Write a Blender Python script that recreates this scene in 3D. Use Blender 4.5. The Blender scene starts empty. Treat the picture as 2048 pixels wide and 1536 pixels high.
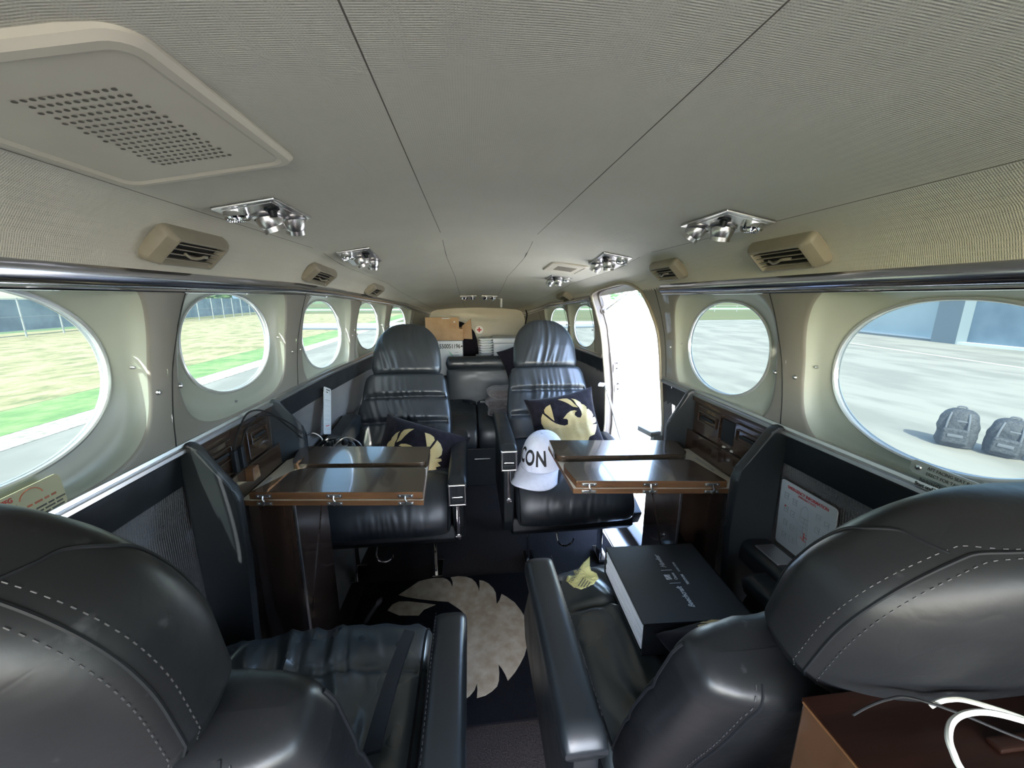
import bpy, bmesh, math, random
from mathutils import Vector, Matrix, noise
from mathutils.geometry import tessellate_polygon
random.seed(4)
sc = bpy.context.scene
COL = sc.collection
PI = math.pi
def R(d): return math.radians(d)
def interp(x, xs, ys):
    if x <= xs[0]: return ys[0]
    for i in range(1, len(xs)):
        if x <= xs[i]:
            t = (x-xs[i-1])/(xs[i]-xs[i-1]); return ys[i-1]+(ys[i]-ys[i-1])*t
    return ys[-1]

# ------------------------------------------------------------------ materials
def mat(name, col=(.5,.5,.5), rough=.5, metal=0, spec=.5, coat=0, emis=None, es=0, alpha=1, sheen=0):
    m = bpy.data.materials.new(name); m.use_nodes = True
    b = m.node_tree.nodes['Principled BSDF']
    b.inputs['Base Color'].default_value = (*col, 1); b.inputs['Roughness'].default_value = rough
    b.inputs['Metallic'].default_value = metal; b.inputs['Specular IOR Level'].default_value = spec
    b.inputs['Coat Weight'].default_value = coat; b.inputs['Coat Roughness'].default_value = .06
    b.inputs['Sheen Weight'].default_value = sheen
    if emis: b.inputs['Emission Color'].default_value = (*emis, 1); b.inputs['Emission Strength'].default_value = es
    return m
def nd(m, t, **kw):
    n = m.node_tree.nodes.new(t)
    for k, v in kw.items():
        if k in n.inputs.keys(): n.inputs[k].default_value = v
        else: setattr(n, k, v)
    return n
def lk(m, a, b): m.node_tree.links.new(a, b)
def coords(m, scale=(1,1,1), rot=(0,0,0)):
    tc = nd(m, 'ShaderNodeTexCoord'); mp = nd(m, 'ShaderNodeMapping')
    mp.inputs['Scale'].default_value = scale; mp.inputs['Rotation'].default_value = rot
    lk(m, tc.outputs['Object'], mp.inputs['Vector']); return mp.outputs['Vector']
def bsdf(m): return m.node_tree.nodes['Principled BSDF']
def add_bump(m, h, strength=.3, dist=.002, prev=None):
    b = nd(m, 'ShaderNodeBump'); b.inputs['Strength'].default_value = strength; b.inputs['Distance'].default_value = dist
    lk(m, h, b.inputs['Height'])
    if prev: lk(m, prev, b.inputs['Normal'])
    lk(m, b.outputs['Normal'], bsdf(m).inputs['Normal']); return b.outputs['Normal']
def ramp(m, fac, stops):
    r = nd(m, 'ShaderNodeValToRGB'); e = r.color_ramp.elements
    while len(e) < len(stops): e.new(.5)
    for i, (p, c) in enumerate(stops): e[i].position = p; e[i].color = (*c, 1) if len(c) == 3 else c
    lk(m, fac, r.inputs['Fac']); return r.outputs['Color']
def mathn(m, op, a, b=None):
    n = nd(m, 'ShaderNodeMath', operation=op)
    for i, v in enumerate((a, b)):
        if v is None: continue
        if isinstance(v, (int, float)): n.inputs[i].default_value = v
        else: lk(m, v, n.inputs[i])
    return n.outputs[0]

def leather(name, col, rough=.34, crease=.5, worn=0, lump=.22):
    m = mat(name, col, rough, spec=.5)
    v = coords(m)
    n1 = nd(m, 'ShaderNodeTexNoise'); n1.inputs['Scale'].default_value = 350; n1.inputs['Detail'].default_value = 4; lk(m, v, n1.inputs['Vector'])
    vo = nd(m, 'ShaderNodeTexVoronoi', feature='DISTANCE_TO_EDGE'); vo.inputs['Scale'].default_value = 17
    n2 = nd(m, 'ShaderNodeTexNoise'); n2.inputs['Scale'].default_value = 5; n2.inputs['Detail'].default_value = 3; lk(m, v, n2.inputs['Vector'])
    mx = nd(m, 'ShaderNodeMix', data_type='VECTOR'); mx.inputs[0].default_value = .22; lk(m, v, mx.inputs[4]); lk(m, n2.outputs['Color'], mx.inputs[5])
    lk(m, mx.outputs[1], vo.inputs['Vector'])
    cr = ramp(m, vo.outputs['Distance'], [(0, (0,0,0)), (.05, (1,1,1))])
    n3 = nd(m, 'ShaderNodeTexNoise'); n3.inputs['Scale'].default_value = 9; n3.inputs['Detail'].default_value = 2; lk(m, v, n3.inputs['Vector'])
    msk = ramp(m, n3.outputs['Fac'], [(.40, (1,1,1)), (.75, (0,0,0))])
    crm = mathn(m, 'SUBTRACT', 1.0, mathn(m, 'MULTIPLY', mathn(m, 'SUBTRACT', 1.0, cr), mathn(m, 'SUBTRACT', 1.0, msk)))
    p = add_bump(m, n1.outputs['Fac'], .12, .0006)
    p = add_bump(m, crm, crease*.5, .0012, p)
    n4 = nd(m, 'ShaderNodeTexNoise'); n4.inputs['Scale'].default_value = 26; n4.inputs['Detail'].default_value = 3; lk(m, v, n4.inputs['Vector'])
    add_bump(m, n4.outputs['Fac'], lump, .004, p)
    rr = ramp(m, n3.outputs['Fac'], [(.3, (rough-.07,)*3), (.7, (rough+.1,)*3)]); lk(m, rr, bsdf(m).inputs['Roughness'])
    if worn:
        n5 = nd(m, 'ShaderNodeTexNoise'); n5.inputs['Scale'].default_value = 40; n5.inputs['Detail'].default_value = 8; lk(m, v, n5.inputs['Vector'])
        c = ramp(m, n5.outputs['Fac'], [(.66, col), (.78, tuple(x*2.6+.012 for x in col))]); lk(m, c, bsdf(m).inputs['Base Color'])
    return m
def weave(name, col, col2, scale, rough=.85, strength=.5, dist=.0006, d2=1):
    m = mat(name, col, rough, spec=.25)
    v = coords(m)
    w1 = nd(m, 'ShaderNodeTexWave', wave_type='BANDS', bands_direction='X'); w1.inputs['Scale'].default_value = scale
    w2 = nd(m, 'ShaderNodeTexWave', wave_type='BANDS', bands_direction='Y'); w2.inputs['Scale'].default_value = scale*d2
    w3 = nd(m, 'ShaderNodeTexWave', wave_type='BANDS', bands_direction='Z'); w3.inputs['Scale'].default_value = scale
    for w in (w1, w2, w3): lk(m, v, w.inputs['Vector'])
    a = mathn(m, 'ADD', w1.outputs['Fac'], w3.outputs['Fac']); h = mathn(m, 'MULTIPLY', a, w2.outputs['Fac'])
    n = nd(m, 'ShaderNodeTexNoise'); n.inputs['Scale'].default_value = 6; n.inputs['Detail'].default_value = 6; lk(m, v, n.inputs['Vector'])
    c = ramp(m, n.outputs['Fac'], [(.3, col), (.75, col2)]); lk(m, c, bsdf(m).inputs['Base Color'])
    add_bump(m, h, strength, dist); return m
def wood(name, dark, light, along='X', scale=14, rough=.22, coat=.6, stretch=18):
    m = mat(name, dark, rough, coat=coat)
    sc3 = {'X': (scale/stretch*4, scale*4, scale*4), 'Y': (scale*4, scale/stretch*4, scale*4), 'Z': (scale*4, scale*4, scale/stretch*4)}[along]
    v = coords(m, sc3)
    n = nd(m, 'ShaderNodeTexNoise'); n.inputs['Scale'].default_value = 1.0; n.inputs['Detail'].default_value = 7; n.inputs['Roughness'].default_value = .65; lk(m, v, n.inputs['Vector'])
    c = ramp(m, n.outputs['Fac'], [(.3, dark), (.5, tuple((a+b)/2 for a, b in zip(dark, light))), (.72, light)])
    lk(m, c, bsdf(m).inputs['Base Color'])
    add_bump(m, n.outputs['Fac'], .02, .0008); return m
def noisy(name, c1, c2, scale, rough=.8, detail=6, bump=0, bd=.01, metal=0, lo=.35, hi=.65, stretch=(1,1,1), sheen=0):
    m = mat(name, c1, rough, metal, sheen=sheen)
    v = coords(m, stretch)
    n = nd(m, 'ShaderNodeTexNoise'); n.inputs['Scale'].default_value = scale; n.inputs['Detail'].default_value = detail; lk(m, v, n.inputs['Vector'])
    lk(m, ramp(m, n.outputs['Fac'], [(lo, c1), (hi, c2)]), bsdf(m).inputs['Base Color'])
    if bump: add_bump(m, n.outputs['Fac'], bump, bd)
    return m

LE = leather('black_leather', (.017,.022,.028), .40, .10, lump=.05); LE.node_tree.nodes['Principled BSDF'].inputs['Specular IOR Level'].default_value = .85
LEN = leather('worn_dark_leather', (.010,.0105,.012), .38, .25, worn=1); LEN.node_tree.nodes['Principled BSDF'].inputs['Specular IOR Level'].default_value = .3
LEA = leather('smooth_arm_leather', (.013,.016,.019), .36, .0, lump=.05)
LEP = mat('seam_piping', (.009,.010,.012), .6, spec=.15)
STI = mat('stitch_thread', (.028,.028,.032), .6)
SHELL = mat('dark_shell', (.009,.011,.014), .5, spec=.3)
CEILM = weave('ceiling_fabric', (.58,.565,.495), (.62,.602,.53), 115, .8, .5, .0008)
WALLM = noisy('wall_plastic', (.225,.22,.20), (.25,.243,.222), 4, .42, bump=.05, bd=.002)  # tone darkened to hold the shade on the inward-facing walls
REVM = noisy('window_reveal_plastic', (.37,.41,.365), (.40,.44,.395), 4, .32, bump=.04, bd=.002)  # wall plastic again, paler: daylight on the reveals put into the colour
BEZEL = noisy('beige_plastic', (.25,.225,.175), (.28,.255,.20), 30, .45)
GRILM = noisy('grille_plastic', (.60,.55,.47), (.62,.58,.49), 12, .5)
GREYF = weave('grey_side_fabric', (.15,.145,.15), (.18,.175,.175), 55, .9, .8, .001)
STRIP = leather('side_strip_leather', (.010,.013,.017), .38, .05)
CHROME = mat('chrome', (.78,.78,.80), .08, 1)
RAILM = mat('rail_chrome', (.50,.50,.55), .16, 1)
ALU = mat('brushed_aluminium', (.66,.64,.64), .28, 1)
STEEL = mat('hinge_steel', (.52,.53,.54), .3, 1)
CARPET = noisy('dark_carpet', (.022,.020,.022), (.044,.040,.043), 260, .95, bump=.8, bd=.004)
RUGM = noisy('black_rug_pile', (.004,.0045,.007), (.009,.010,.014), 500, .95, bump=.8, bd=.004)
RUGB = noisy('worn_beige_rug_pile', (.30,.25,.185), (.42,.37,.30), 26, .95, detail=10, bump=.6, bd=.003)
TWOOD = wood('dark_table_wood', (.018,.011,.007), (.075,.048,.030), 'X', 16, .2, .9)
EWOOD = wood('brown_edge_wood', (.06,.026,.011), (.19,.09,.038), 'X', 10, .4, .2)
CWOOD = wood('console_wood', (.014,.008,.006), (.05,.029,.020), 'Z', 14, .25, .7)
CWOODY = wood('console_wood_long', (.016,.009,.006), (.055,.033,.022), 'Y', 14, .22, .8)
RWOOD = wood('reddish_cabinet_wood', (.006,.0025,.0015), (.022,.008,.005), 'X', 9, .45, .0); RWOOD.node_tree.nodes['Principled BSDF'].inputs['Specular IOR Level'].default_value = .1
RWOODS = wood('brown_cabinet_side_wood', (.03,.014,.007), (.10,.05,.026), 'Z', 9, .22, .8)
CREAM = mat('cream_laminate', (.76,.72,.63), .4)
GOLD = noisy('gold_print', (.45,.35,.155), (.55,.44,.22), 14, .42, metal=.15)
CUSH = noisy('black_cushion_cloth', (.009,.008,.012), (.016,.014,.021), 40, .85, bump=.3, bd=.004, sheen=.1)
for m_ in (CARPET, RUGM, RUGB, CUSH): m_.node_tree.nodes['Principled BSDF'].inputs['Specular IOR Level'].default_value = .08
WHITEF = noisy('white_cap_cloth', (.68,.70,.80), (.74,.76,.86), 60, .8, bump=.15, bd=.001)
BLACKP = mat('black_print', (.006,.006,.008), .6)
BLACKM = mat('matt_black_board', (.010,.011,.013), .45)
PAPER = mat('paper', (.72,.74,.76), .7)
SILV = mat('silver_print', (.55,.56,.58), .35, .6)
YEL = noisy('yellow_paper', (.70,.68,.28), (.76,.74,.34), 30, .7)
DGREY = mat('dark_grey_print', (.10,.10,.09), .6)
MGREY = mat('grey_print', (.33,.36,.38), .6)
REDP = mat('red_print', (.62,.06,.06), .5)
CARD = mat('white_card', (.64,.67,.70), .3)
CARDB = noisy('cardboard', (.36,.22,.12), (.42,.27,.155), 14, .85)
GREENP = mat('green_print', (.28,.50,.40), .6)
TOWEL = noisy('grey_blanket', (.10,.085,.09), (.15,.13,.135), 90, .95, bump=.9, bd=.006, sheen=.4)
PLAST = mat('white_plastic', (.62,.64,.66), .45)
WCAB = mat('white_cable_rubber', (.66,.66,.60), .45)
BCAB = mat('black_cable_rubber', (.012,.012,.013), .6, spec=.2)
FRAMEM = noisy('painted_door_metal', (.17,.155,.15), (.22,.205,.20), 8, .5)
SEAL = mat('window_seal', (.62,.66,.68), .22, .5)
HOLE = mat('dark_hole', (.12,.105,.085), .9)
LENS = mat('lamp_lens', (.62,.68,.64), .15, emis=(1,.97,.88), es=.15)
DARKV = mat('vent_black', (.012,.012,.011), .6)
YPL = mat('yellowed_placard', (.62,.61,.40), .45)
GPL = mat('pale_green_placard', (.52,.60,.56), .35)
SILP = mat('silver_placard', (.62,.66,.64), .35, .1)

def glass(name, tint, refl=.04):
    m = bpy.data.materials.new(name); m.use_nodes = True; nt = m.node_tree; nt.nodes.clear()
    o = nt.nodes.new('ShaderNodeOutputMaterial'); t = nt.nodes.new('ShaderNodeBsdfTransparent'); g = nt.nodes.new('ShaderNodeBsdfGlossy')
    x = nt.nodes.new('ShaderNodeMixShader'); lw = nt.nodes.new('ShaderNodeLayerWeight'); lw.inputs['Blend'].default_value = .25
    f = nt.nodes.new('ShaderNodeMath'); f.operation = 'MULTIPLY'; f.inputs[1].default_value = .35; pw = nt.nodes.new('ShaderNodeMath'); pw.operation = 'POWER'; pw.inputs[1].default_value = 4; nt.links.new(lw.outputs['Facing'], pw.inputs[0]); nt.links.new(pw.outputs[0], f.inputs[0])
    t.inputs['Color'].default_value = (*tint, 1); g.inputs['Roughness'].default_value = .02
    nt.links.new(f.outputs[0], x.inputs[0]); nt.links.new(t.outputs[0], x.inputs[1]); nt.links.new(g.outputs[0], x.inputs[2])
    tr = nt.nodes.new('ShaderNodeBsdfTranslucent'); tr.inputs['Color'].default_value = (.75,.9,1,1); x2 = nt.nodes.new('ShaderNodeMixShader'); x2.inputs[0].default_value = .010
    nt.links.new(x.outputs[0], x2.inputs[1]); nt.links.new(tr.outputs[0], x2.inputs[2]); nt.links.new(x2.outputs[0], o.inputs[0])
    return m
GLASS = glass('tinted_window_pane', (.105,.122,.112))

LEC = leather('worn_seat_leather', (.034,.043,.048), .30, .16, lump=.06); LEC.node_tree.nodes['Principled BSDF'].inputs['Specular IOR Level'].default_value = .9  # lighter, glossier leather for the near seat cushions
# ------------------------------------------------------------------ mesh helpers
class MB:
    def __init__(s): s.bm = bmesh.new()
    def _tf(s, vs, M):
        for v in vs: v.co = M @ v.co
    def box(s, c, size, bev=0, rot=None, seg=2, mi=0):
        r = bmesh.ops.create_cube(s.bm, size=1); vs = r['verts']
        for v in vs: v.co = Vector((v.co.x*size[0], v.co.y*size[1], v.co.z*size[2]))
        fs = list({f for v in vs for f in v.link_faces})
        if bev:
            es = list({e for v in vs for e in v.link_edges})
            rb = bmesh.ops.bevel(s.bm, geom=es, offset=bev, segments=seg, affect='EDGES', profile=.5)
            vs = rb['verts']; fs = list({f for v in vs for f in v.link_faces})
        M = Matrix.Translation(Vector(c))
        if rot: M = M @ rot.to_4x4()
        s._tf(vs, M)
        for f in fs: f.material_index = mi
        return s
    def cyl(s, a, b, r, r2=None, n=24, mi=0, caps=True):
        a, b = Vector(a), Vector(b); r2 = r if r2 is None else r2; d = b-a
        q = d.to_track_quat('Z', 'Y').to_matrix()
        rings = []
        for p, rr in ((a, r), (b, r2)):
            rings.append([s.bm.verts.new(p + q @ Vector((rr*math.cos(2*PI*i/n), rr*math.sin(2*PI*i/n), 0))) for i in range(n)])
        for i in range(n):
            f = s.bm.faces.new((rings[0][i], rings[0][(i+1)%n], rings[1][(i+1)%n], rings[1][i])); f.material_index = mi
        if caps:
            s.bm.faces.new(rings[0][::-1]).material_index = mi; s.bm.faces.new(rings[1]).material_index = mi
        return s
    def lathe(s, prof, M=Matrix(), n=32, mi=0, cap=False):
        rings = []
        for r, z in prof:
            rings.append([s.bm.verts.new(M @ Vector((r*math.cos(2*PI*i/n), r*math.sin(2*PI*i/n), z))) for i in range(n)])
        for a, b in zip(rings, rings[1:]):
            for i in range(n):
                s.bm.faces.new((a[i], a[(i+1)%n], b[(i+1)%n], b[i])).material_index = mi
        if cap: s.bm.faces.new(rings[-1]).material_index = mi; s.bm.faces.new(rings[0][::-1]).material_index = mi
        return s
    def tube(s, pts, r, n=8, closed=False, mi=0, flat=None):
        pts = [Vector(p) for p in pts]; N = len(pts); rings = []
        up = None
        for i, p in enumerate(pts):
            t = (pts[(i+1)%N]-pts[i-1]) if closed else (pts[min(i+1, N-1)]-pts[max(i-1, 0)])
            if t.length < 1e-9: t = Vector((0,0,1))
            t.normalize()
            if up is None:
                up = t.orthogonal().normalized()
            else:
                up = (up - t*up.dot(t)); up = up.normalized() if up.length > 1e-6 else t.orthogonal().normalized()
            w = t.cross(up); rr = r(i/(N-1)) if callable(r) else r
            rings.append([s.bm.verts.new(p + up*rr*math.cos(2*PI*k/n) + w*rr*math.sin(2*PI*k/n)) for k in range(n)])
        M = N if closed else N-1
        for i in range(M):
            a, b = rings[i], rings[(i+1)%N]
            for k in range(n): s.bm.faces.new((a[k], a[(k+1)%n], b[(k+1)%n], b[k])).material_index = mi
        if not closed: s.bm.faces.new(rings[0][::-1]).material_index = mi; s.bm.faces.new(rings[-1]).material_index = mi
        return s
    def loft(s, rings, close=True, cap0=True, cap1=True, mi=0):
        vr = [[s.bm.verts.new(p) for p in r] for r in rings]; n = len(vr[0])
        for a, b in zip(vr, vr[1:]):
            for i in range(n if close else n-1):
                s.bm.faces.new((a[i], a[(i+1)%n], b[(i+1)%n], b[i])).material_index = mi
        for fl, ring, rev in ((cap0, vr[0], True), (cap1, vr[-1], False)):
            if fl:
                c = s.bm.verts.new(sum((v.co for v in ring), Vector())/n)
                for i in range(n):
                    q = (ring[i], ring[(i+1)%n], c)
                    s.bm.faces.new(q[::-1] if rev else q).material_index = mi
        return s
    def prism(s, poly, h, M=Matrix(), mi=0, bev=0):
        """poly in local xy, extruded from z=0 to z=h"""
        bot = [s.bm.verts.new(Vector((x, y, 0))) for x, y in poly]; top = [s.bm.verts.new(Vector((x, y, h))) for x, y in poly]
        n = len(poly); fs = []
        for i in range(n): fs.append(s.bm.faces.new((bot[i], bot[(i+1)%n], top[(i+1)%n], top[i])))
        fs.append(s.bm.faces.new(bot[::-1])); fs.append(s.bm.faces.new(top))
        vs = bot+top
        if bev:
            es = list({e for v in vs for e in v.link_edges})
            rb = bmesh.ops.bevel(s.bm, geom=es, offset=bev, segments=2, affect='EDGES', profile=.5)
            vs = list(set(rb['verts']) | {v for v in vs if v.is_valid}); fs = list({f for v in vs for f in v.link_faces})
        for f in fs:
            if f.is_valid: f.material_index = mi
        s._tf(vs, M); return s
    def grid(s, fn, nu, nv, wrapu=False, mi=0):
        g = [[s.bm.verts.new(fn(i/(nu if wrapu else nu-1), j/(nv-1))) for i in range(nu)] for j in range(nv)]
        for j in range(nv-1):
            for i in range(nu if wrapu else nu-1):
                s.bm.faces.new((g[j][i], g[j][(i+1)%nu], g[j+1][(i+1)%nu], g[j+1][i])).material_index = mi
        return g
    def build(s, name, mats, parent=None, smooth=True, M=None, norm=True, angle=40, sub=0, solid=0):
        if norm: bmesh.ops.recalc_face_normals(s.bm, faces=s.bm.faces)
        me = bpy.data.meshes.new(name); s.bm.to_mesh(me); s.bm.free()
        for m in (mats if isinstance(mats, (list, tuple)) else [mats]): me.materials.append(m)
        if smooth:
            me.polygons.foreach_set('use_smooth', [True]*len(me.polygons))
            try: me.set_sharp_from_angle(angle=R(angle))
            except Exception: pass
        o = bpy.data.objects.new(name, me); COL.objects.link(o)
        if parent: o.parent = parent
        if M is not None: o.matrix_local = M
        if smooth and len(me.polygons) < 1500 and not solid:
            md = o.modifiers.new('w', 'WEIGHTED_NORMAL'); md.keep_sharp = True; md.weight = 80
        if solid:
            md = o.modifiers.new('s', 'SOLIDIFY'); md.thickness = solid; md.offset = 0
        if sub:
            md = o.modifiers.new('u', 'SUBSURF'); md.levels = sub; md.render_levels = sub
        return o
def empty(name, loc=(0,0,0), rz=0, label=None, cat=None, group=None, M=None):
    o = bpy.data.objects.new(name, None); COL.objects.link(o); o.empty_display_size = .05
    if M is not None: o.matrix_world = M
    else: o.location = loc; o.rotation_euler = (0, 0, rz)
    return tag(o, label, cat, group)
def tag(o, label=None, cat=None, group=None, kind=None):
    if label: o['label'] = label
    if cat: o['category'] = cat
    if group: o['group'] = group
    if kind: o['kind'] = kind
    return o
def lab(o, l): o['label'] = l; return o
def text_mesh(s, size, M, m, name, parent=None, shear=0, ext=.0003, align='LEFT', sx=1, bold=0, space=1):
    cu = bpy.data.curves.new('t', 'FONT'); cu.body = s; cu.size = size; cu.shear = shear; cu.extrude = ext
    cu.align_x = align; cu.align_y = 'CENTER'; cu.offset = bold; cu.space_character = space
    ob = bpy.data.objects.new('t', cu); COL.objects.link(ob)
    dg = bpy.context.evaluated_depsgraph_get(); me = bpy.data.meshes.new_from_object(ob.evaluated_get(dg))
    bpy.data.objects.remove(ob); bpy.data.curves.remove(cu)
    me.name = name; me.materials.clear(); me.materials.append(m)
    me.transform(Matrix.Diagonal((sx, 1, 1, 1)))
    o = bpy.data.objects.new(name, me); COL.objects.link(o)
    if parent: o.parent = parent
    o.matrix_local = M; return o
def frameM(o, x, y):
    x = Vector(x).normalized(); y = Vector(y); z = x.cross(y).normalized(); y = z.cross(x)
    return Matrix(((x.x, y.x, z.x, o[0]), (x.y, y.y, z.y, o[1]), (x.z, y.z, z.z, o[2]), (0, 0, 0, 1)))
def smooth_pts(pts, n=12, closed=False):
    P = [Vector(p) for p in pts]; out = []; N = len(P)
    rng = range(N if closed else N-1)
    for i in rng:
        p0 = P[i-1] if (closed or i > 0) else P[i]; p1 = P[i]; p2 = P[(i+1)%N]; p3 = P[(i+2)%N] if (closed or i+2 < N) else P[(i+1)%N]
        for k in range(n):
            t = k/n
            out.append(.5*((2*p1)+(-p0+p2)*t+(2*p0-5*p1+4*p2-p3)*t*t+(-p0+3*p1-3*p2+p3)*t**3))
    if not closed: out.append(P[-1])
    return out

# ------------------------------------------------------------------ cabin shell
def sY(Y): return interp(Y, [1.4,1.7,2.2,2.8,3.2,3.6], [1,.985,.93,.86,.77,.65])
def RZ(Y): return interp(Y, [1.4,1.7,2.3,2.9,3.57], [1.222,1.214,1.18,1.145,1.05])
def CZ(Y): return interp(Y, [1.35,1.57,2.2,2.5,3.57], [1.397,1.353,1.309,1.254,1.104])
PROF = [(.60,0),(.665,.12),(.70,.3),(.715,.5),(.71,.7),(.69,.868),(.687,.89),(.684,.95),(.675,1.05),(.657,1.15),(.64,1.222),(.622,1.27),(.60,1.30),(.545,1.34),(.45,1.358),(.35,1.375),(.25,1.384),(.155,1.391),(.08,1.396),(0,1.397)]
def wx(z):   # half width at height z for the walls
    return interp(z, [p[1] for p in PROF[:12]], [p[0] for p in PROF[:12]])
def zmap(z, Y):
    if z <= .87: return z
    if z <= 1.222: return .87+(z-.87)/(1.222-.87)*(RZ(Y)-.87)
    return RZ(Y)+(z-1.222)/.175*(CZ(Y)-RZ(Y))
def shell(side, Y, x, z): return Vector((side*x*sY(Y), Y, zmap(z, Y)))
def ceil_z(X, Y):
    x = abs(X)/sY(Y); pr = PROF[10:][::-1]
    return zmap(interp(x, [p[0] for p in pr], [p[1] for p in pr]), Y)
def unz(z, Y):
    if z <= .87: return z
    r = RZ(Y)
    if z <= r: return .87+(z-.87)/(r-.87)*(1.222-.87)
    return 1.222+(z-r)/(CZ(Y)-r)*.175
def wallpt(side, Y, z, out=0):
    zn = unz(z, Y)
    x = interp(zn, [p[1] for p in PROF], [p[0] for p in PROF])
    return Vector((side*(x*sY(Y)+out), Y, z))
YS = [-1.2+.1*i for i in range(0, 48)] + [3.57]

WIN = {-1: [(-.03,1.075,.135),(.545,1.075,.135),(1.10,1.075,.128),(1.71,1.04,.14),(2.28,1.035,.13),(2.87,1.012,.115)],
        1: [(-.03,1.05,.14),(.54,1.05,.14),(1.10,1.04,.14),(2.352,1.02,.128),(2.84,1.008,.115)]}
CELL = {-1: [-.36,.27,.83,1.42,2.01,2.59,3.16], 1: [-.36,.27,.83,1.40,2.14,2.60,3.16]}
HY = .19
def superpt(a, hy, hz, e):
    c, s = math.cos(a), math.sin(a)
    return hy*math.copysign(abs(c)**(2/e), c), hz*math.copysign(abs(s)**(2/e), s)
seams = MB(); nwin = [0]
def window_cell(bm, side, y0, y1, yc, zc, hz):
    N = 96; hy = HY
    zb = .87
    def ztop(Y): return RZ(Y)-.002
    lipy = min(hy+.048, (y1-y0)/2-.012); lipz = hz+.048
    zlc = zc - .006
    rings = []
    gx = lambda Y: .705*sY(Y)
    yb0, yb1 = y0, y1
    angs = [2*PI*k/N for k in range(N)]
    corners = [(yb0, zb), (yb1, zb), (yb1, 'T'), (yb0, 'T')]
    glassr, r1, r2, r3, lip, lipo, cellr = [], [], [], [], [], [], []
    def clampz(Y, z): return max(min(z, RZ(Y)-.008), .885)
    for a in angs:
        gy, gz = superpt(a, hy, hz, 2.15)
        ly, lz = superpt(a, lipy, lipz, 3.6)
        lox, loz = superpt(a, lipy+.008, lipz+.008, 3.6)
        G = Vector((side*gx(yc+gy), yc+gy, zc+gz))
        LY = yc+ly; LZ = clampz(LY, zlc+lz); W = wallpt(side, LY, LZ, .003)
        LOY = yc+lox; LOZ = clampz(LOY, zlc+loz); WO = wallpt(side, LOY, LOZ, 0)
        glassr.append(G)
        r1.append(G.lerp(W, .08)+Vector((-side*.001, 0, 0)))
        r2.append(G.lerp(W, .55)+Vector((side*.008, 0, 0)))
        r3.append(G.lerp(W, .93)+Vector((side*.010, 0, 0)))
        lip.append(W); lipo.append(WO)
        # cell boundary by ray
        dy, dz = math.cos(a), math.sin(a)
        ty = ((yb1-yc)/dy if dy > 1e-6 else ((yb0-yc)/dy if dy < -1e-6 else 1e9))
        tz = ((RZ(yc)-zlc)/dz if dz > 1e-6 else ((zb-zlc)/dz if dz < -1e-6 else 1e9))
        t = min(ty, tz); Y = yc+dy*t; Z = zlc+dz*t
        cellr.append([Y, Z])
    # snap corners
    for cy, cz in ((yb0, zb), (yb1, zb), (yb1, RZ(yc)), (yb0, RZ(yc))):
        i = min(range(N), key=lambda k: (cellr[k][0]-cy)**2+(cellr[k][1]-cz)**2); cellr[i] = [cy, cz]
    cell = []
    for Y, Z in cellr:
        if abs(Z-RZ(yc)) < 1e-5: Z = RZ(Y)
        elif Z > RZ(Y): Z = RZ(Y)
        cell.append(wallpt(side, Y, Z, 0))
    vr = [[bm.bm.verts.new(p) for p in r] for r in (glassr, r1, r2, r3, lip, lipo, cell)]
    for ri, (a, b) in enumerate(zip(vr, vr[1:])):
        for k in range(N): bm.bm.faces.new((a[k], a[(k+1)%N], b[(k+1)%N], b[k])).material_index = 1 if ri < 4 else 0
    # window structure: pane + ring
    nwin[0] += 1
    w = empty('window_%d' % nwin[0], (0,0,0)); tag(w, kind='structure')
    for off, rr, mt, nm in ((-.003, .0042, SEAL, 'inner_ring'), (.006, .003, SEAL, 'outer_ring')):
        t = MB(); t.tube([p+Vector((side*off, 0, 0)) for p in glassr], rr, 8, closed=True); t.build(nm, mt, w)
    g = MB(); c = g.bm.verts.new(Vector((side*(gx(yc)+.004), yc, zc)))
    gv = [g.bm.verts.new(p+Vector((side*.004, 0, 0))) for p in glassr]
    for k in range(N): g.bm.faces.new((gv[k], gv[(k+1)%N], c))
    g.build('pane', GLASS, w, smooth=False)
    # screws around the reveal
    s_ = MB()
    for (yy, zz, o_, r_) in ((yc+hy+.035, zc-.01, .016, .0032), (yc-.02, zc-hz-.030, .016, .0032), (y0+.03 if side < 0 else y0+.03, 1.01, -.001, .0052), (y1-.03, 1.01, -.001, .0052)):
        p = wallpt(side, yy, zz, o_)
        M = frameM(p, (0,1,0), (0,0,1)) if side < 0 else frameM(p, (0,-1,0), (0,0,1))
        s_.lathe([(.0001,.004),(r_*.6,.0035),(r_,.001),(r_,-.004)], M, 14)
    s_.build('trim_screws', STEEL, w)
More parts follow.
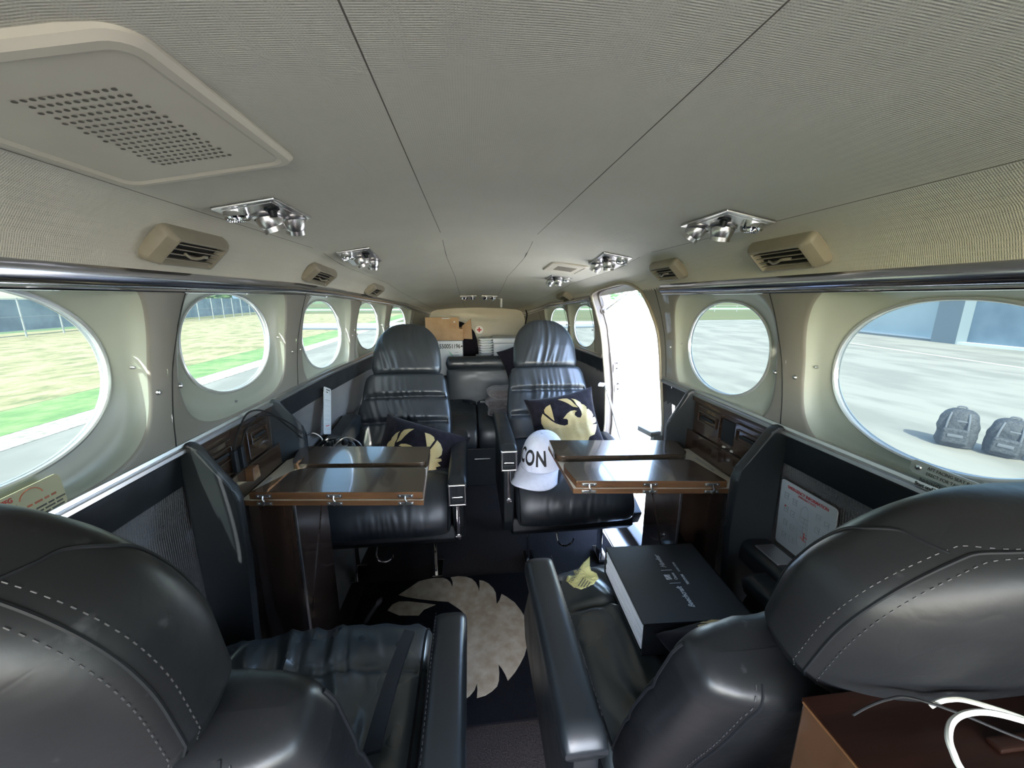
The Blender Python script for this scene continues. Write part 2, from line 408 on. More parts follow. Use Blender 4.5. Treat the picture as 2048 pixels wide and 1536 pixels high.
for side, nm in ((-1, 'wall_left'), (1, 'wall_right')):
    b = MB(); cells = CELL[side]; wi = 0
    for y0, y1 in zip(cells, cells[1:]):
        if side == 1 and abs(y0-1.40) < .01: continue
        yc, zc, hz = WIN[side][wi]; wi += 1
        window_cell(b, side, y0, y1, yc, zc, hz)
    # plain strip aft of the last window
    b.grid(lambda u, v: wallpt(side, 3.16+.41*u, .87+v*(RZ(3.16+.41*u)-.87)), 8, 12)
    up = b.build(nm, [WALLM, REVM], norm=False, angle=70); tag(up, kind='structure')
    # lower wall
    lw = MB()
    zs = [0,.06,.12,.2,.3,.4,.5,.6,.70,.77,.783,.79,.81,.85,.87]
    segs = [(-.36, 3.57)] if side < 0 else [(-.36, 1.36), (2.14, 3.57)]
    for a, c in segs:
        n = int((c-a)/.08)+2
        def f(u, v, a=a, c=c):
            Y = a+(c-a)*u; z = zs[int(round(v*(len(zs)-1)))]
            z = min(z, .868)
            o = .012 if z < .785 else (0 if z < .86 else .002)
            return wallpt(side, Y, z, o if z > .05 else 0)
        g = lw.grid(f, n, len(zs))
    lw.bm.faces.ensure_lookup_table()
    for fc in lw.bm.faces:
        fc.material_index = 1 if fc.calc_center_median().z > .784 else 0
    o = lw.build('wall_lower_panel', [GREYF, STRIP], up, norm=False)
    # vertical gaskets between panels
    sm = MB()
    for y in CELL[side][1:]:
        sm.tube([wallpt(side, y+(.05*(i/12)**2), .87+(RZ(y)-.87)*i/12, -.0002) for i in range(13)], .0013, 6)
    sm.build('panel_gasket', SHELL, up)
    # cockpit wall below the side windows
    cw = MB(); cw.grid(lambda u, v: wallpt(side, -1.9+1.54*u, .84*v), 10, 10); cw.grid(lambda u, v: wallpt(side, -1.2+.84*u, 1.19+.035*v), 10, 2)
    cw.build('cockpit_side_panel', GREYF, up)
# ceiling
cb = MB()
def ceil_strip(side, i0, i1, ylist):
    idx = PROF[i0:i1+1]
    pts = []
    for (a, b2) in zip(idx, idx[1:]):
        for k in range(3): pts.append((a[0]+(b2[0]-a[0])*k/3, a[1]+(b2[1]-a[1])*k/3))
    pts.append(idx[-1])
    vs = [[cb.bm.verts.new(shell(side, Y, x, z)) for x, z in pts] for Y in ylist]
    for a, c in zip(vs, vs[1:]):
        for k in range(len(pts)-1): cb.bm.faces.new((a[k], a[k+1], c[k+1], c[k]))
YR1 = [y for y in YS if y < 1.36]+[1.36]; YR2 = [2.14]+[y for y in YS if y > 2.14]
ceil_strip(-1, 10, 19, YS); ceil_strip(1, 13, 19, YS); ceil_strip(1, 10, 13, YR1); ceil_strip(1, 10, 13, YR2)
bmesh.ops.remove_doubles(cb.bm, verts=cb.bm.verts, dist=.0004)
ceiling = cb.build('ceiling', CEILM, norm=False, angle=80); tag(ceiling, kind='structure')
cs = MB()
for side in (-1, 1):
    for (x, z) in ((.545,1.34), (.155,1.391)):
        for a, b_ in ((-1.19, 3.565),):
            cs.tube([shell(side, a+(b_-a)*i/80, x, z)+Vector((0,0,.0006)) for i in range(81)], .0011, 6)
cs.build('ceiling_seams', HOLE, ceiling)
# rails
def rail(name, side, y0, y1, n=60):
    e = empty(name); tag(e, kind='structure')
    b = MB()
    rings = []
    for i in range(n+1):
        Y = y0+(y1-y0)*i/n; c = wallpt(side, Y, RZ(Y)+.004, .004); w = .019*(.55+.45*sY(Y)) if Y > 1.4 else .019
        rings.append([c+Vector((-side*w*.62*math.sin(PI*k/10), 0, w*math.cos(PI*k/10))) for k in range(11)]+[c+Vector((side*.004,0,0))])
    b.loft(rings); b.build('rail_cover', RAILM, e, angle=60)
    b = MB(); b.tube([wallpt(side, y0+(y1-y0)*i/n, RZ(y0+(y1-y0)*i/n)-.019, -.001) for i in range(n+1)], .0032, 8); b.build('rail_lip', CHROME, e)
rail('trim_1', -1, -.4, 3.56); rail('trim_2', 1, -.4, 1.40); rail('trim_3', 1, 2.13, 3.56)
def sill(name, side, y0, y1, n=50):
    b = MB(); rings = []
    for i in range(n+1):
        Y = y0+(y1-y0)*i/n; c = wallpt(side, Y, .874, 0)
        prof = [(.003,.013),(-.004,.012),(-.006,.006),(-.003,.003),(-.010,.001),(-.011,-.006),(-.004,-.012),(.003,-.012)]
        rings.append([c+Vector((side*p, 0, q)) for p, q in prof])
    b.loft(rings); tag(b.build(name, ALU, angle=25), kind='structure')
sill('trim_4', -1, -.4, 3.55); sill('trim_5', 1, -.4, 1.42); sill('trim_6', 1, 2.05, 3.55)

# door cell (right side) : loop outline and frame
def prof_t(t):   # t 0..1 along floor -> outer ceiling seam, by arc length
    P = PROF[:14]; L = [0]
    for a, b_ in zip(P, P[1:]): L.append(L[-1]+math.dist(a, b_))
    d = t*L[-1]
    return (interp(d, L, [p[0] for p in P]), interp(d, L, [p[1] for p in P]))
def t_of_z(z):
    P = PROF[:14]; L = [0]
    for a, b_ in zip(P, P[1:]): L.append(L[-1]+math.dist(a, b_))
    return interp(z, [p[1] for p in P], L)/L[-1]
def dpt(Y, t, out=0, drop=0):
    x, z = prof_t(t); p = shell(1, Y, x, z)
    if out:
        x2, z2 = prof_t(min(t+.01, 1)); x1, z1 = prof_t(max(t-.01, 0))
        nrm = Vector((z2-z1, 0, -(x2-x1))).normalized(); p += nrm*out
    return p
key = [(1.425,.02),(1.425,.5),(1.43,.85),(1.455,1.05),(1.50,1.15),(1.56,1.225),(1.63,1.265),(1.72,1.278),(1.87,1.275),(2.0,1.268),(2.075,1.25),(2.10,1.215),(2.075,1.12),(2.04,1.0),(2.02,.85),(2.01,.5),(2.0,.02)]
loop = smooth_pts([(a, t_of_z(z), 0) for a, z in key], 20)
dw = MB()
y0, y1 = 1.36, 2.14
outl = []
for p in loop:
    cy, ct = 1.715, t_of_z(.6)
    dy, dt = p.x-cy, p.y-ct
    if p.y < ct: # side: straight out
        outl.append((y0 if dy < 0 else y1, p.y))
    else:
        ty = ((y1-cy)/dy if dy > 1e-6 else (y0-cy)/dy if dy < -1e-6 else 1e9); tt = (1-ct)/dt if dt > 1e-6 else 1e9
        t = min(ty, tt); outl.append((cy+dy*t, ct+dt*t))
for cy_, ct_ in ((y0, 1.0), (y1, 1.0)):
    i = min(range(len(outl)), key=lambda k: (outl[k][0]-cy_)**2+(outl[k][1]-ct_)**2); outl[i] = (cy_, ct_)
rows = 22
vs = []
for j in range(rows):
    f = j/(rows-1); vs.append([dw.bm.verts.new(dpt(p.x+(q[0]-p.x)*f, p.y+(q[1]-p.y)*f)) for p, q in zip(loop, outl)])
for a, b_ in zip(vs, vs[1:]):
    for k in range(len(loop)-1): dw.bm.faces.new((a[k], a[k+1], b_[k+1], b_[k]))
for fc in dw.bm.faces:
    c = fc.calc_center_median(); zz = unz(c.z, c.y)
    fc.material_index = 0 if zz > 1.225 else (1 if zz > .87 else (2 if zz > .785 else 3))
tag(dw.build('wall_door_surround', [CEILM, WALLM, STRIP, GREYF], norm=False), kind='structure').name = 'wall_door'
door = empty('door_1'); tag(door, kind='structure')
fr = MB()
L0 = [dpt(p.x, p.y) for p in loop]
ctr = Vector((.6, 1.715, .7))
def shrink(p, d):   # move towards the opening centre in the Y/Z plane
    v = Vector((0, 1.715-p.y, (.75-p.z) if p.z > .9 else 0)); v = v.normalized() if v.length > 0 else v
    return p+v*d
def push(p, o): 
    return p+Vector((o, 0, .35*o if p.z > 1.0 else 0))
rings = [L0, [push(shrink(p, .004), .012) for p in L0], [push(shrink(p, .002), .03) for p in L0], [push(shrink(p, .018), .034) for p in L0], [push(shrink(p, .02), .085) for p in L0], [push(shrink(p, -.01), .09) for p in L0]]
vr = [[fr.bm.verts.new(p) for p in r] for r in rings]
for a, b_ in zip(vr, vr[1:]):
    for k in range(len(a)-1): fr.bm.faces.new((a[k], a[k+1], b_[k+1], b_[k]))
fr.build('door_frame', FRAMEM, door, angle=30)
t = MB(); t.tube([shrink(p, .003)+Vector((-.003,0,0)) for p in L0], .0065, 8); t.build('door_seal', BEZEL, door)
rv = MB()
for i in range(16):
    p = L0[-1-5*i-10]; q = push(shrink(p, .021), .058)
    rv.cyl(q, q+Vector((0,-.003,0)), .0022, n=8)
rv.build('frame_rivets', STEEL, door)
for z in (.815, .70):
    p = push(shrink(dpt(2.016, t_of_z(z)), .022), .058)
    b = MB(); b.box(p+Vector((0,-.001,0)), (.034,.004,.046), .002); lp = b.build('latch_plate', PLAST, door)
    b = MB(); b.box(p+Vector((0,-.004,0)), (.010,.002,.010), .0005); b.cyl(p+Vector((0,-.002,.03)), p+Vector((0,-.006,.03)), .004, n=10); b.build('latch_pin_hole', DARKV, lp)
# strut of the door and hand cable
p0 = push(shrink(dpt(2.08, t_of_z(1.15)), .028), .045); p1 = Vector((.80, 1.63, 1.36))
b = MB(); m_ = p0.lerp(p1, .38); b.cyl(p0, m_, .0052, n=14); b.cyl(m_, p1, .012, n=18); b.cyl(p0+Vector((0,.006,0)), p0+Vector((0,-.012,0)), .010, n=14)
b.build('gas_strut', PLAST, door)
b = MB(); b.tube(smooth_pts([p0+Vector((-.02,.012,.07)), p0+Vector((-.008,.01,.03)), p0+Vector((-.02,.01,.0)), p0+Vector((-.008,.008,-.016)), p0+Vector((.03,.006,-.02))], 8), .003, 8); b.build('strut_bracket', FRAMEM, door)
h0 = Vector((.628, 1.96, .735))
b = MB(); b.box(h0, (.03,.045,.014), .003, Matrix.Rotation(R(-30), 3, 'Z')); b.cyl(h0+Vector((.02,-.02,-.01)), h0+Vector((.02,-.035,-.01)), .008, n=12); b.build('cable_anchor', PLAST, door)
b = MB(); b.tube([h0+Vector((.02,-.02,-.012)), Vector((.70,1.86,.50)), Vector((.80,1.74,.12))], .0065, 8); b.build('stair_cable', WCAB, door)
# catch on the forward jamb
b = MB(); c = Vector((.655,1.44,.655)); b.box(c, (.05,.09,.022), .005, Matrix.Rotation(R(12), 3, 'Z')); b.box(c+Vector((.02,-.03,-.03)), (.04,.03,.05), .005); b.build('door_catch', PLAST, door)
# airstair hanging outside
b = MB(); b.box((1.05,1.715,-.36), (.05,.56,1.1), .01, Matrix.Rotation(R(-38), 3, 'Y'))
for k in range(3): b.box((.98+.2*k, 1.715, -.14-.26*k), (.20,.5,.02), .004)
b.build('airstair', PLAST, door)
b = MB(); b.box((.70,1.715,-.008), (.20,.575,.03), .004); b.build('door_threshold', ALU, door)

# floor
b = MB()
def fl(u, v):
    Y = -1.9+5.5*v; return Vector(((-1+2*u)*.605*(sY(Y) if Y > 1.4 else 1), Y, 0))
b.grid(fl, 13, 60); tag(b.build('floor', CARPET, norm=False), kind='structure')
# raised black mats / rug
def prism_z(pts, z0, z1, m, name, parent=None, bev=0):
    b = MB(); b.prism(pts, z1-z0, Matrix.Translation((0,0,z0)), bev=bev); return b.build(name, m, parent, angle=30)
rug = empty('rug', (-.2,1.15,0), label='black floor rug with a large beige circular feathered emblem', cat='rug')
def rel(pts, o): return [(x-o[0], y-o[1]) for x, y in pts]
prism_z(rel([(-.535,.86),(.17,.86),(.17,1.463),(-.535,1.47)], (-.2,1.15)), .001, .010, RUGM, 'rug_body', rug, .002)
RUG1= [(-0.383, 1.383), (-0.347, 1.417), (-0.311, 1.453), (-0.276, 1.462), (-0.247, 1.466), (-0.209, 1.462), (-0.192, 1.451), (-0.178, 1.433), (-0.168, 1.403), (-0.168, 1.431), (-0.173, 1.450), (-0.178, 1.462), (-0.146, 1.466), (-0.113, 1.459), (-0.087, 1.443), (-0.071, 1.421), (-0.061, 1.392), (-0.058, 1.365), (-0.055, 1.396), (-0.055, 1.431), (-0.038, 1.426), (-0.018, 1.409), (0.001, 1.379), (0.01, 1.351), (0.01, 1.292), (0.023, 1.313), (0.033, 1.343), (0.053, 1.325), (0.081, 1.292), (0.1, 1.251), (0.113, 1.212), (0.117, 1.176), (0.111, 1.135), (0.102, 1.096), (0.088, 1.06), (0.067, 1.027), (0.048, 1.002), (0.023, 0.977), (0.017, 0.998), (0.008, 1.019), (-0.002, 1.036), (-0.002, 1.007), (-0.005, 0.981), (-0.012, 0.963), (-0.028, 0.95), (-0.049, 0.939), (-0.075, 0.934), (-0.073, 0.958), (-0.074, 0.979), (-0.082, 0.959), (-0.097, 0.942), (-0.117, 0.93), (-0.137, 0.927), (-0.163, 0.971), (-0.148, 1.068), (-0.123, 1.087), (-0.115, 1.108), (-0.12, 1.124), (-0.146, 1.183), (-0.127, 1.229), (-0.114, 1.241), (-0.117, 1.26), (-0.134, 1.281), (-0.181, 1.325), (-0.224, 1.334), (-0.299, 1.353), (-0.351, 1.369)]
RUG2= [(-0.412, 1.306), (-0.399, 1.334), (-0.375, 1.347), (-0.336, 1.343), (-0.277, 1.328), (-0.23, 1.315), (-0.273, 1.296), (-0.289, 1.269), (-0.363, 1.277)]
e1 = prism_z(rel(RUG1, (-.2,1.15)), .0095, .0118, RUGB, 'emblem', rug); lab(e1, 'beige feathered emblem woven in the rug')
prism_z(rel(RUG2, (-.2,1.15)), .0095, .0118, RUGB, 'emblem_feather', rug)
# aft bulkhead
b = MB(); n = 40; ring = []
for side in (1,):
    pr = []
    for x, z in PROF: pr.append((x*sY(3.57), zmap(z, 3.57)))
full = [(x, z) for x, z in pr]+[(-x, z) for x, z in pr[::-1][1:]]
c = b.bm.verts.new((0, 3.585, .75)); vs = [b.bm.verts.new((x*1.0, 3.57, z)) for x, z in full]
for i in range(len(vs)): b.bm.faces.new((vs[i], vs[(i+1)%len(vs)], c))
tag(b.build('wall_back', CEILM, norm=False, angle=80), kind='structure')
# front: panel below the windscreen
b = MB(); b.box((0,-1.9,.42), (1.4,.04,.84), .01); b.box((0,-1.72,.80), (1.3,.34,.10), .02); tag(b.build('wall_front', SHELL), kind='structure')
b = MB(); b.cyl((0,-1.88,.84), (0,-1.2,1.40), .022); b.box((0,-1.2,1.405), (1.25,.06,.03), .005); tag(b.build('trim_7', SHELL), kind='structure')
# baggage shelf behind bench
b = MB(); b.box((0,3.22,.56), (.98,.70,.04), .01); b.box((0,2.90,.44), (1.02,.05,.27), .01); tag(b.build('trim_8', CARPET), kind='structure')

# ------------------------------------------------------------------ seats
_SL = {}
def superloop(w, tf, tb, e, n=40):
    key = (round(e, 3), n)
    if key not in _SL:
        N = 4000; P = []
        for i in range(N+1):
            a = 2*PI*i/N; c, s = math.cos(a), math.sin(a)
            P.append((math.copysign(abs(c)**(2/e), c), math.copysign(abs(s)**(2/e), s)))
        L = [0]
        for p, q in zip(P, P[1:]): L.append(L[-1]+math.hypot(q[0]-p[0], (q[1]-p[1])*.5))
        out = []; k = 0
        for i in range(n):
            t = L[-1]*i/n
            while L[k+1] < t: k += 1
            f = (t-L[k])/max(L[k+1]-L[k], 1e-12); out.append((P[k][0]+(P[k+1][0]-P[k][0])*f, P[k][1]+(P[k+1][1]-P[k][1])*f))
        _SL[key] = out
    return [(w*x, (tf if d > 0 else tb)*d) for x, d in _SL[key]]
class Pad:
    """puffy cushion swept along a path in the local y/z plane. front = +normal side"""
    def __init__(s, path, w, tf, tb, e=3.2, seams=(), wr=.0022, seed=0, pinch=.5, sg=.014, puff=.0, side_end=True, wrs=(34, 7), round0=.1, round1=.1, dome=None, flip=1, slant=0, base=.35):
        s.base = base
        s.slant = slant
        s.path = smooth_pts([(0, y, z) for y, z in path], 10); s.w, s.tf, s.tb, s.e = w, tf, tb, e
        s.seams, s.wr, s.seed, s.pinch, s.sg, s.wrs = seams, wr, seed, pinch, sg, wrs
        s.r0, s.r1, s.dome, s.flip = round0, round1, dome, flip; s.puff = puff
        L = [0]
        for a, b in zip(s.path, s.path[1:]): L.append(L[-1]+(b-a).length)
        s.L = L
    def cen(s, v):
        d = v*s.L[-1]
        y = interp(d, s.L, [p.y for p in s.path]); z = interp(d, s.L, [p.z for p in s.path])
        e = .01*s.L[-1]
        a = max(d-e, 0); b = min(d+e, s.L[-1])
        ty = interp(b, s.L, [p.y for p in s.path])-interp(a, s.L, [p.y for p in s.path]); tz = interp(b, s.L, [p.z for p in s.path])-interp(a, s.L, [p.z for p in s.path])
        T = Vector((0, ty, tz)).normalized(); N = Vector((0, T.z, -T.y))*s.flip
        return Vector((0, y, z)), N
    def endf(s, v):
        f = 1
        if v < s.r0: f = max(0, 1-((s.r0-v)/s.r0)**2.6)**(1/2.6)
        if v > 1-s.r1: f = max(0, 1-((v-1+s.r1)/s.r1)**2.6)**(1/2.6)
        return max(f, .02)
    def pt(s, v, x01, d01):
        """x01,d01 in superellipse units (-1..1)"""
        c, N = s.cen(v); w = s.w(v) if callable(s.w) else s.w
        ef = s.endf(v)
        if s.dome:
            k = max(0, 1-(max(0, (v-s.dome)/(1-s.dome)))**2.3)**(1/2.3); w = w*max(k, .02); tfk = max(k, .02)**.35
        else:
            w = w*(1-(1-ef)*.10); tfk = 1
        tf = (s.tf(v) if callable(s.tf) else s.tf)*ef*tfk; tb = s.tb*ef*tfk
        X = w*x01
        if d01 > 0:
            d = tf*d01
            k = 0
            for sv in s.seams: k = max(k, math.exp(-((v-sv)*s.L[-1]/s.sg)**2))
            d *= 1-s.pinch*k*(.35 if abs(x01) > .93 else 1)
            fl = max(0, 1-abs(x01)**6)*min(1, d01*1.5)
            vv = v*s.L[-1]; fx, fv = s.wrs
            sk = X+.10*noise.noise(Vector((vv*4, s.seed, 3)))+(vv*.25 if s.slant else 0)*s.slant
            q1 = 1-abs(noise.noise(Vector((sk*fx, vv*fv, s.seed*.7))))*3.2
            q2 = 1-abs(noise.noise(Vector((sk*fx*1.9+5, vv*fv*1.4, s.seed))))*3.2
            q = .65*q1+.35*q2
            near = 1
            if s.seams:
                dm = min(abs(v-sv)*s.L[-1] for sv in s.seams); near = s.base+1.0*math.exp(-(dm/.045)**2)
            cen_ = .45+.75*math.exp(-(x01/.55)**2)
            big = noise.noise(Vector((X*7+s.seed, vv*7, s.seed*2)))*1.2
            d += s.wr*fl*(q*near*cen_+big*.7)
        else: d = tb*d01
        return c+N*d+Vector((X, 0, 0))
    def mesh(s, nv=70, nu=56):
        b = MB(); rings = []
        for j in range(nv+1):
            v = .5-.5*math.cos(PI*j/nv); v = .35*v+.65*j/nv
            ring = []
            for (x, d) in superloop(1, 1, 1, s.e, nu): ring.append(s.pt(v, x, d))
            rings.append(ring)
        b.loft(rings); return b
    def line(s, f, n=60, out=.001):
        """f(t)->(v,x01,sign) on surface; x01 direct, d from superellipse"""
        P = []
        for i in range(n+1):
            v, x, sg = f(i/n); d = sg*(max(0, 1-abs(x)**s.e))**(1/s.e)
            p = s.pt(v, x, d); c, N = s.cen(v); P.append(p+N*sg*out)
        return P
def stitch(b, P, r=.0009, ln=.004, gap=.0045, off=Vector()):
    L = 0; i = 0; acc = 0
    for a, c in zip(P, P[1:]):
        d = (c-a).length
        acc += d
        if acc > ln+gap:
            acc = 0; t = (c-a).normalized(); b.tube([a+off, a+off+t*ln*.5, a+off+t*ln], r, 5)
HDS = []
def make_chair(name, X, Y, rz, label, seatf=.30, topy=-.42, hz=1.06, arms=((-1,.64,.30),(1,.60,.25)), seatz=.435, near=False, hx=0, hw=.178, cw=.245, baseback=-.16, armx=.275, hr=.25):
    t = empty(name, (X, Y, 0), rz, label, 'aircraft seat', 'black leather cabin seats')
    # seat cushion: path from back to front then rolling down
    yb = baseback-.02
    sc_ = Pad([(yb,seatz-.035),(seatf-.22,seatz-.045),(seatf-.10,seatz-.042),(seatf-.045,seatz-.065),(seatf-.012,seatz-.12),(seatf-.018,seatz-.185)], cw, .052, .06, 4.2, seams=(.55,), wr=.0052 if not near else .0085, seed=X*3+Y, pinch=.22, sg=.010, round0=.06, round1=.16, flip=-1, wrs=(38,10) if not near else (16, 4), slant=0 if not near else 1.6, base=.35 if not near else 1.1)
    sc_.mesh(130, 200).build('seat_cushion', LEC if near else LE, t, angle=60)
    for sgn in (-1, 1):
        b = MB(); b.tube(sc_.line(lambda k: (.04+.9*k, sgn*.955, 1), 70, .0005), .0028, 6); b.build('seat_piping', LEP, t)
    # back
    P0 = (baseback-.015, seatz-.02); P1 = (topy+.02, hz-hr)
    bx = lambda f, o=0: (P0[0]+(P1[0]-P0[0])*f+o, P0[1]+(P1[1]-P0[1])*f)
    wback = lambda v: interp(v, [0,.5,.9,1], [cw*.97, cw*.93, .205, .19])
    tb = .05 if not near else .055
    bc = Pad([bx(-.02), bx(.35,.006), bx(.7,.0), bx(1.0)], wback, .05, tb, 3.4, seams=(.03,.36,.68), wr=.0058, seed=X*5+2, pinch=.5, sg=.013, round0=.04, round1=.07, flip=1, wrs=(27, 2.2))
    bc.mesh(150, 190).build('back_cushion', LEN if near else LE, t, angle=60)
    if not near or True:
        for sgn in (-1, 1):
            b = MB(); b.tube(bc.line(lambda k: (.05+.9*k, sgn*.985, 1), 60, .0008), .0026, 6); b.build('back_piping', LEP, t)
    dy = (P1[0]-P0[0])/(P1[1]-P0[1])
    h0 = (P1[0]+.004, P1[1]-.004)
    hd = Pad([h0, (h0[0]+dy*hr*.5+.006, h0[1]+hr*.5), (h0[0]+dy*hr+.004, h0[1]+hr+.004)], lambda v: interp(v, [0,.12,.5,1], [hw*.93, hw, hw*.98, hw*.98]), lambda v: interp(v, [0,.4,1], [.055,.062,.05]), (.062 if not near else .085), (2.9 if not near else 3.0), seams=(), wr=.0045 if not near else .0006, seed=X*7, round0=.10, round1=.10, dome=.30, flip=1, wrs=(24,2.5))
    HDS.append((hd, X+hx*(1 if near else -1), Y)); hd_c = hd.cen; hd.cen = lambda v: ((hd_c(v)[0]+Vector((hx,0,0))), hd_c(v)[1])
    ho = hd.mesh(90, 150).build('headrest', LEN if near else LE, t, angle=70)
    if near:
        # rear seams, piping and stitching of the headrest seen from behind
        def sp(x, p): return math.copysign(abs(x)**p, x)
        def arcf(dx, dv):
            def f(k):
                if k < .38: return (.03+(.90-.03)*k/.38, -.97+dx, -1)
                if k > .62: return (.03+(.90-.03)*(1-k)/.38, .97-dx, -1)
                u = (k-.5)/.12; x = (.97-dx)*sp(math.sin(u*PI/2), 1); return (.90+(.091-dv)*(1-abs(u)**3), x, -1)
            return f
        L = hd.line(arcf(0, 0), 300, .0002); b = MB(); b.tube(L, .0015, 6); b.build('rear_seam', LEP, ho)
        for dx_, dv_, nm_ in ((-.02, -.004, 'outer_stitching'), (.03, .010, 'inner_stitching')):
            b = MB(); stitch(b, hd.line(arcf(dx_, dv_), 520, .0005), .0006, .0035, .0035); b.build(nm_, STI, ho)
        def gus(sgn, n=60):
            P = smooth_pts([(.03,37,0),(.30,31,0),(.55,31,0),(.72,26,0),(.80,12,0),(.86,0,0),(.885,-12,0)], 10); out = []
            for q in P:
                a = R(q.y); x = sgn*abs(math.cos(a))**(2/hd.e); d = math.copysign(abs(math.sin(a))**(2/hd.e), a)
                c, N = hd.cen(q.x); p = hd.pt(q.x, x, d); n_ = (p-c); n_.normalize(); out.append(p+n_*.0004)
            return out
        for sgn in (-1, 1):
            b = MB(); b.tube(gus(sgn), .0015, 6); b.build('corner_seam', LEP, ho)
        for sgn in (-1, 1):
            L = bc.line(lambda k: (.15+.84*k, sgn*.72, -1), 60, .0005); b = MB(); b.tube(L, .0016, 6); b.build('back_rear_seam', LEP, t)
            b = MB(); stitch(b, bc.line(lambda k: (.15+.84*k, sgn*.76, -1), 160, .0008), .0008, .005, .005); b.build('back_rear_stitching', STI, t)
    # shell under the cushion
    b = MB()
    prof = [(yb-.05,.30),(seatf-.04,.30),(seatf-.02,.245),(seatf-.06,.208),(yb,.20),(yb-.06,.25)]
    b.prism([(y, z) for y, z in prof], 2*(cw+.015), Matrix(((0,0,1,-(cw+.015)),(1,0,0,0),(0,1,0,0),(0,0,0,1))), bev=.01)
    b.build('seat_pan', SHELL, t, angle=35)
    # arms
    for sgn, az, af, *ox in arms:
        ab = baseback-.04 if not near else baseback-.06
        ax = sgn*(ox[0] if ox else armx)
        b = MB(); n_ = 26; rings = []
        for j in range(n_+1):
            f = j/n_; y = ab+(af-ab)*f; zt = az-.012+.006*math.sin(PI*f)-.012*(1-f)*0
            ef = (max(0, 1-(max(0, .93-f*1.0 if False else (f-.95)/.05))**2)**.5) if f > .95 else (1 if f > .04 else (1-(1-f/.04)**2)**.5)
            ef = max(ef, .35)
            rings.append([Vector((ax+px_*.036*(.86+.14*ef), y, zt-.026+dz_*.030*ef)) for px_, dz_ in superloop(1, 1, 1, 3.5, 28)])
        b.loft(rings); ar = b.build('armrest', LEA, t, angle=60)
        b = MB(); stitch(b, [Vector((ax-sgn*.030, ab+.02+(af-ab-.04)*k/120, az-.002)) for k in range(121)], .0007, .004, .004)
        b.build('arm_stitching', STI, ar)
        # side panel under the arm
        b = MB(); pts = [(ab,az-.04),(af-.012,az-.04),(af-.004,az-.12),(seatf-.02,.30),(seatf-.05,.235),(ab+.0,.225)]
        b.prism(pts, .042, Matrix(((0,0,1,ax-.021),(1,0,0,0),(0,1,0,0),(0,0,0,1))), bev=.008); b.build('side_panel', LEA, t, angle=35)
        if not near:
            # chrome framed ashtray in the arm front
            b = MB(); c = Vector((ax, af+.002, az-.066))
            b.tube(smooth_pts([c+Vector(q) for q in ((-.028,.005,-.034),(-.026,.005,-.038),(.026,.005,-.038),(.028,.005,-.034),(.028,.005,.034),(.026,.005,.038),(-.026,.005,.038),(-.028,.005,.034))], 4, True), .0042, 8, closed=True)
            fr_ = b.build('ashtray_frame', ALU, t, angle=50)
            b = MB(); b.box((ax+.0, af+.004, az-.17), (.012,.008,.13), .002); b.box((ax, af+.008, az-.235), (.022,.012,.016), .003); b.build('arm_link', CHROME, t)
            b = MB(); b.box(c, (.054,.010,.074), .003); b.box(c+Vector((0,.006,-.008)), (.040,.008,.006), .002, mi=1); b.box(c+Vector((0,.005,.018)), (.003,.006,.020), .0005); b.box(c+Vector((0,.006,-.024)), (.046,.006,.018), .003); b.build('ashtray_lid', [SHELL, CHROME], fr_)
    # feet: chrome legs on a floor plate
    for sgn in (-1, 1):
        b = MB(); b.prism([(-.028,0),(.028,0),(.020,.23),(-.012,.23)], .012, Matrix.Translation((sgn*.17, seatf-.16, 0)) @ Matrix(((0,0,1,0),(1,0,0,0),(0,1,0,0),(0,0,0,1))), bev=.002)
        b.box((sgn*.17, seatf-.16, .012), (.045,.11,.012), .003); b.build('leg', CHROME, t, angle=30)
        b = MB(); b.prism([(-.03,0),(.03,0),(.02,.23),(-.02,.23)], .012, Matrix.Translation((sgn*.17, -.12, 0)) @ Matrix(((0,0,1,0),(1,0,0,0),(0,1,0,0),(0,0,0,1))), bev=.002); b.build('leg', CHROME, t, angle=30)
    b = MB(); b.tube(smooth_pts([(.06, seatf-.10, .23),(.06,seatf-.05,.17),(.03,seatf-.045,.15),(-.0,seatf-.05,.16),(-.005,seatf-.045,.18)], 8), .004, 8); b.build('release_handle', CHROME, t)
    return t
LX, RX = -.405, .345
# far seats face the camera (-Y)
make_chair('cabin_seat', LX, 1.66, PI, 'black leather seat facing forward on the left, gold emblem cushion on it', topy=-.40, hz=1.045, seatf=.295, arms=((-1,.555,.36),(1,.58,.02,.252)), seatz=.47)
make_chair('cabin_seat', RX, 1.70, PI, 'black leather seat facing forward beside the open door, white cap on it', topy=-.41, hz=1.058, seatf=.315, arms=((1,.635,.30),(-1,.50,.05)), seatz=.47)
# near seats seen from behind
make_chair('cabin_seat', -.415, .50, 0, 'black leather seat seen from behind at the bottom left, empty', seatf=.32, topy=-.225, hz=1.052, arms=((1,.53,.235),(-1,.53,.10,.250)), near=True, hw=.185, hx=-.062, seatz=.445, baseback=-.10, armx=.288, cw=.238, hr=.22)
make_chair('cabin_seat', .375, .64, 0, 'black leather seat seen from behind at the right, holding a black boxed binder', seatf=.32, topy=-.32, hz=1.0, arms=((-1,.57,.20,.288),(1,.56,.10,.225)), near=True, hw=.205, hx=.102, seatz=.445, baseback=-.16, armx=.288, cw=.232, hr=.212)

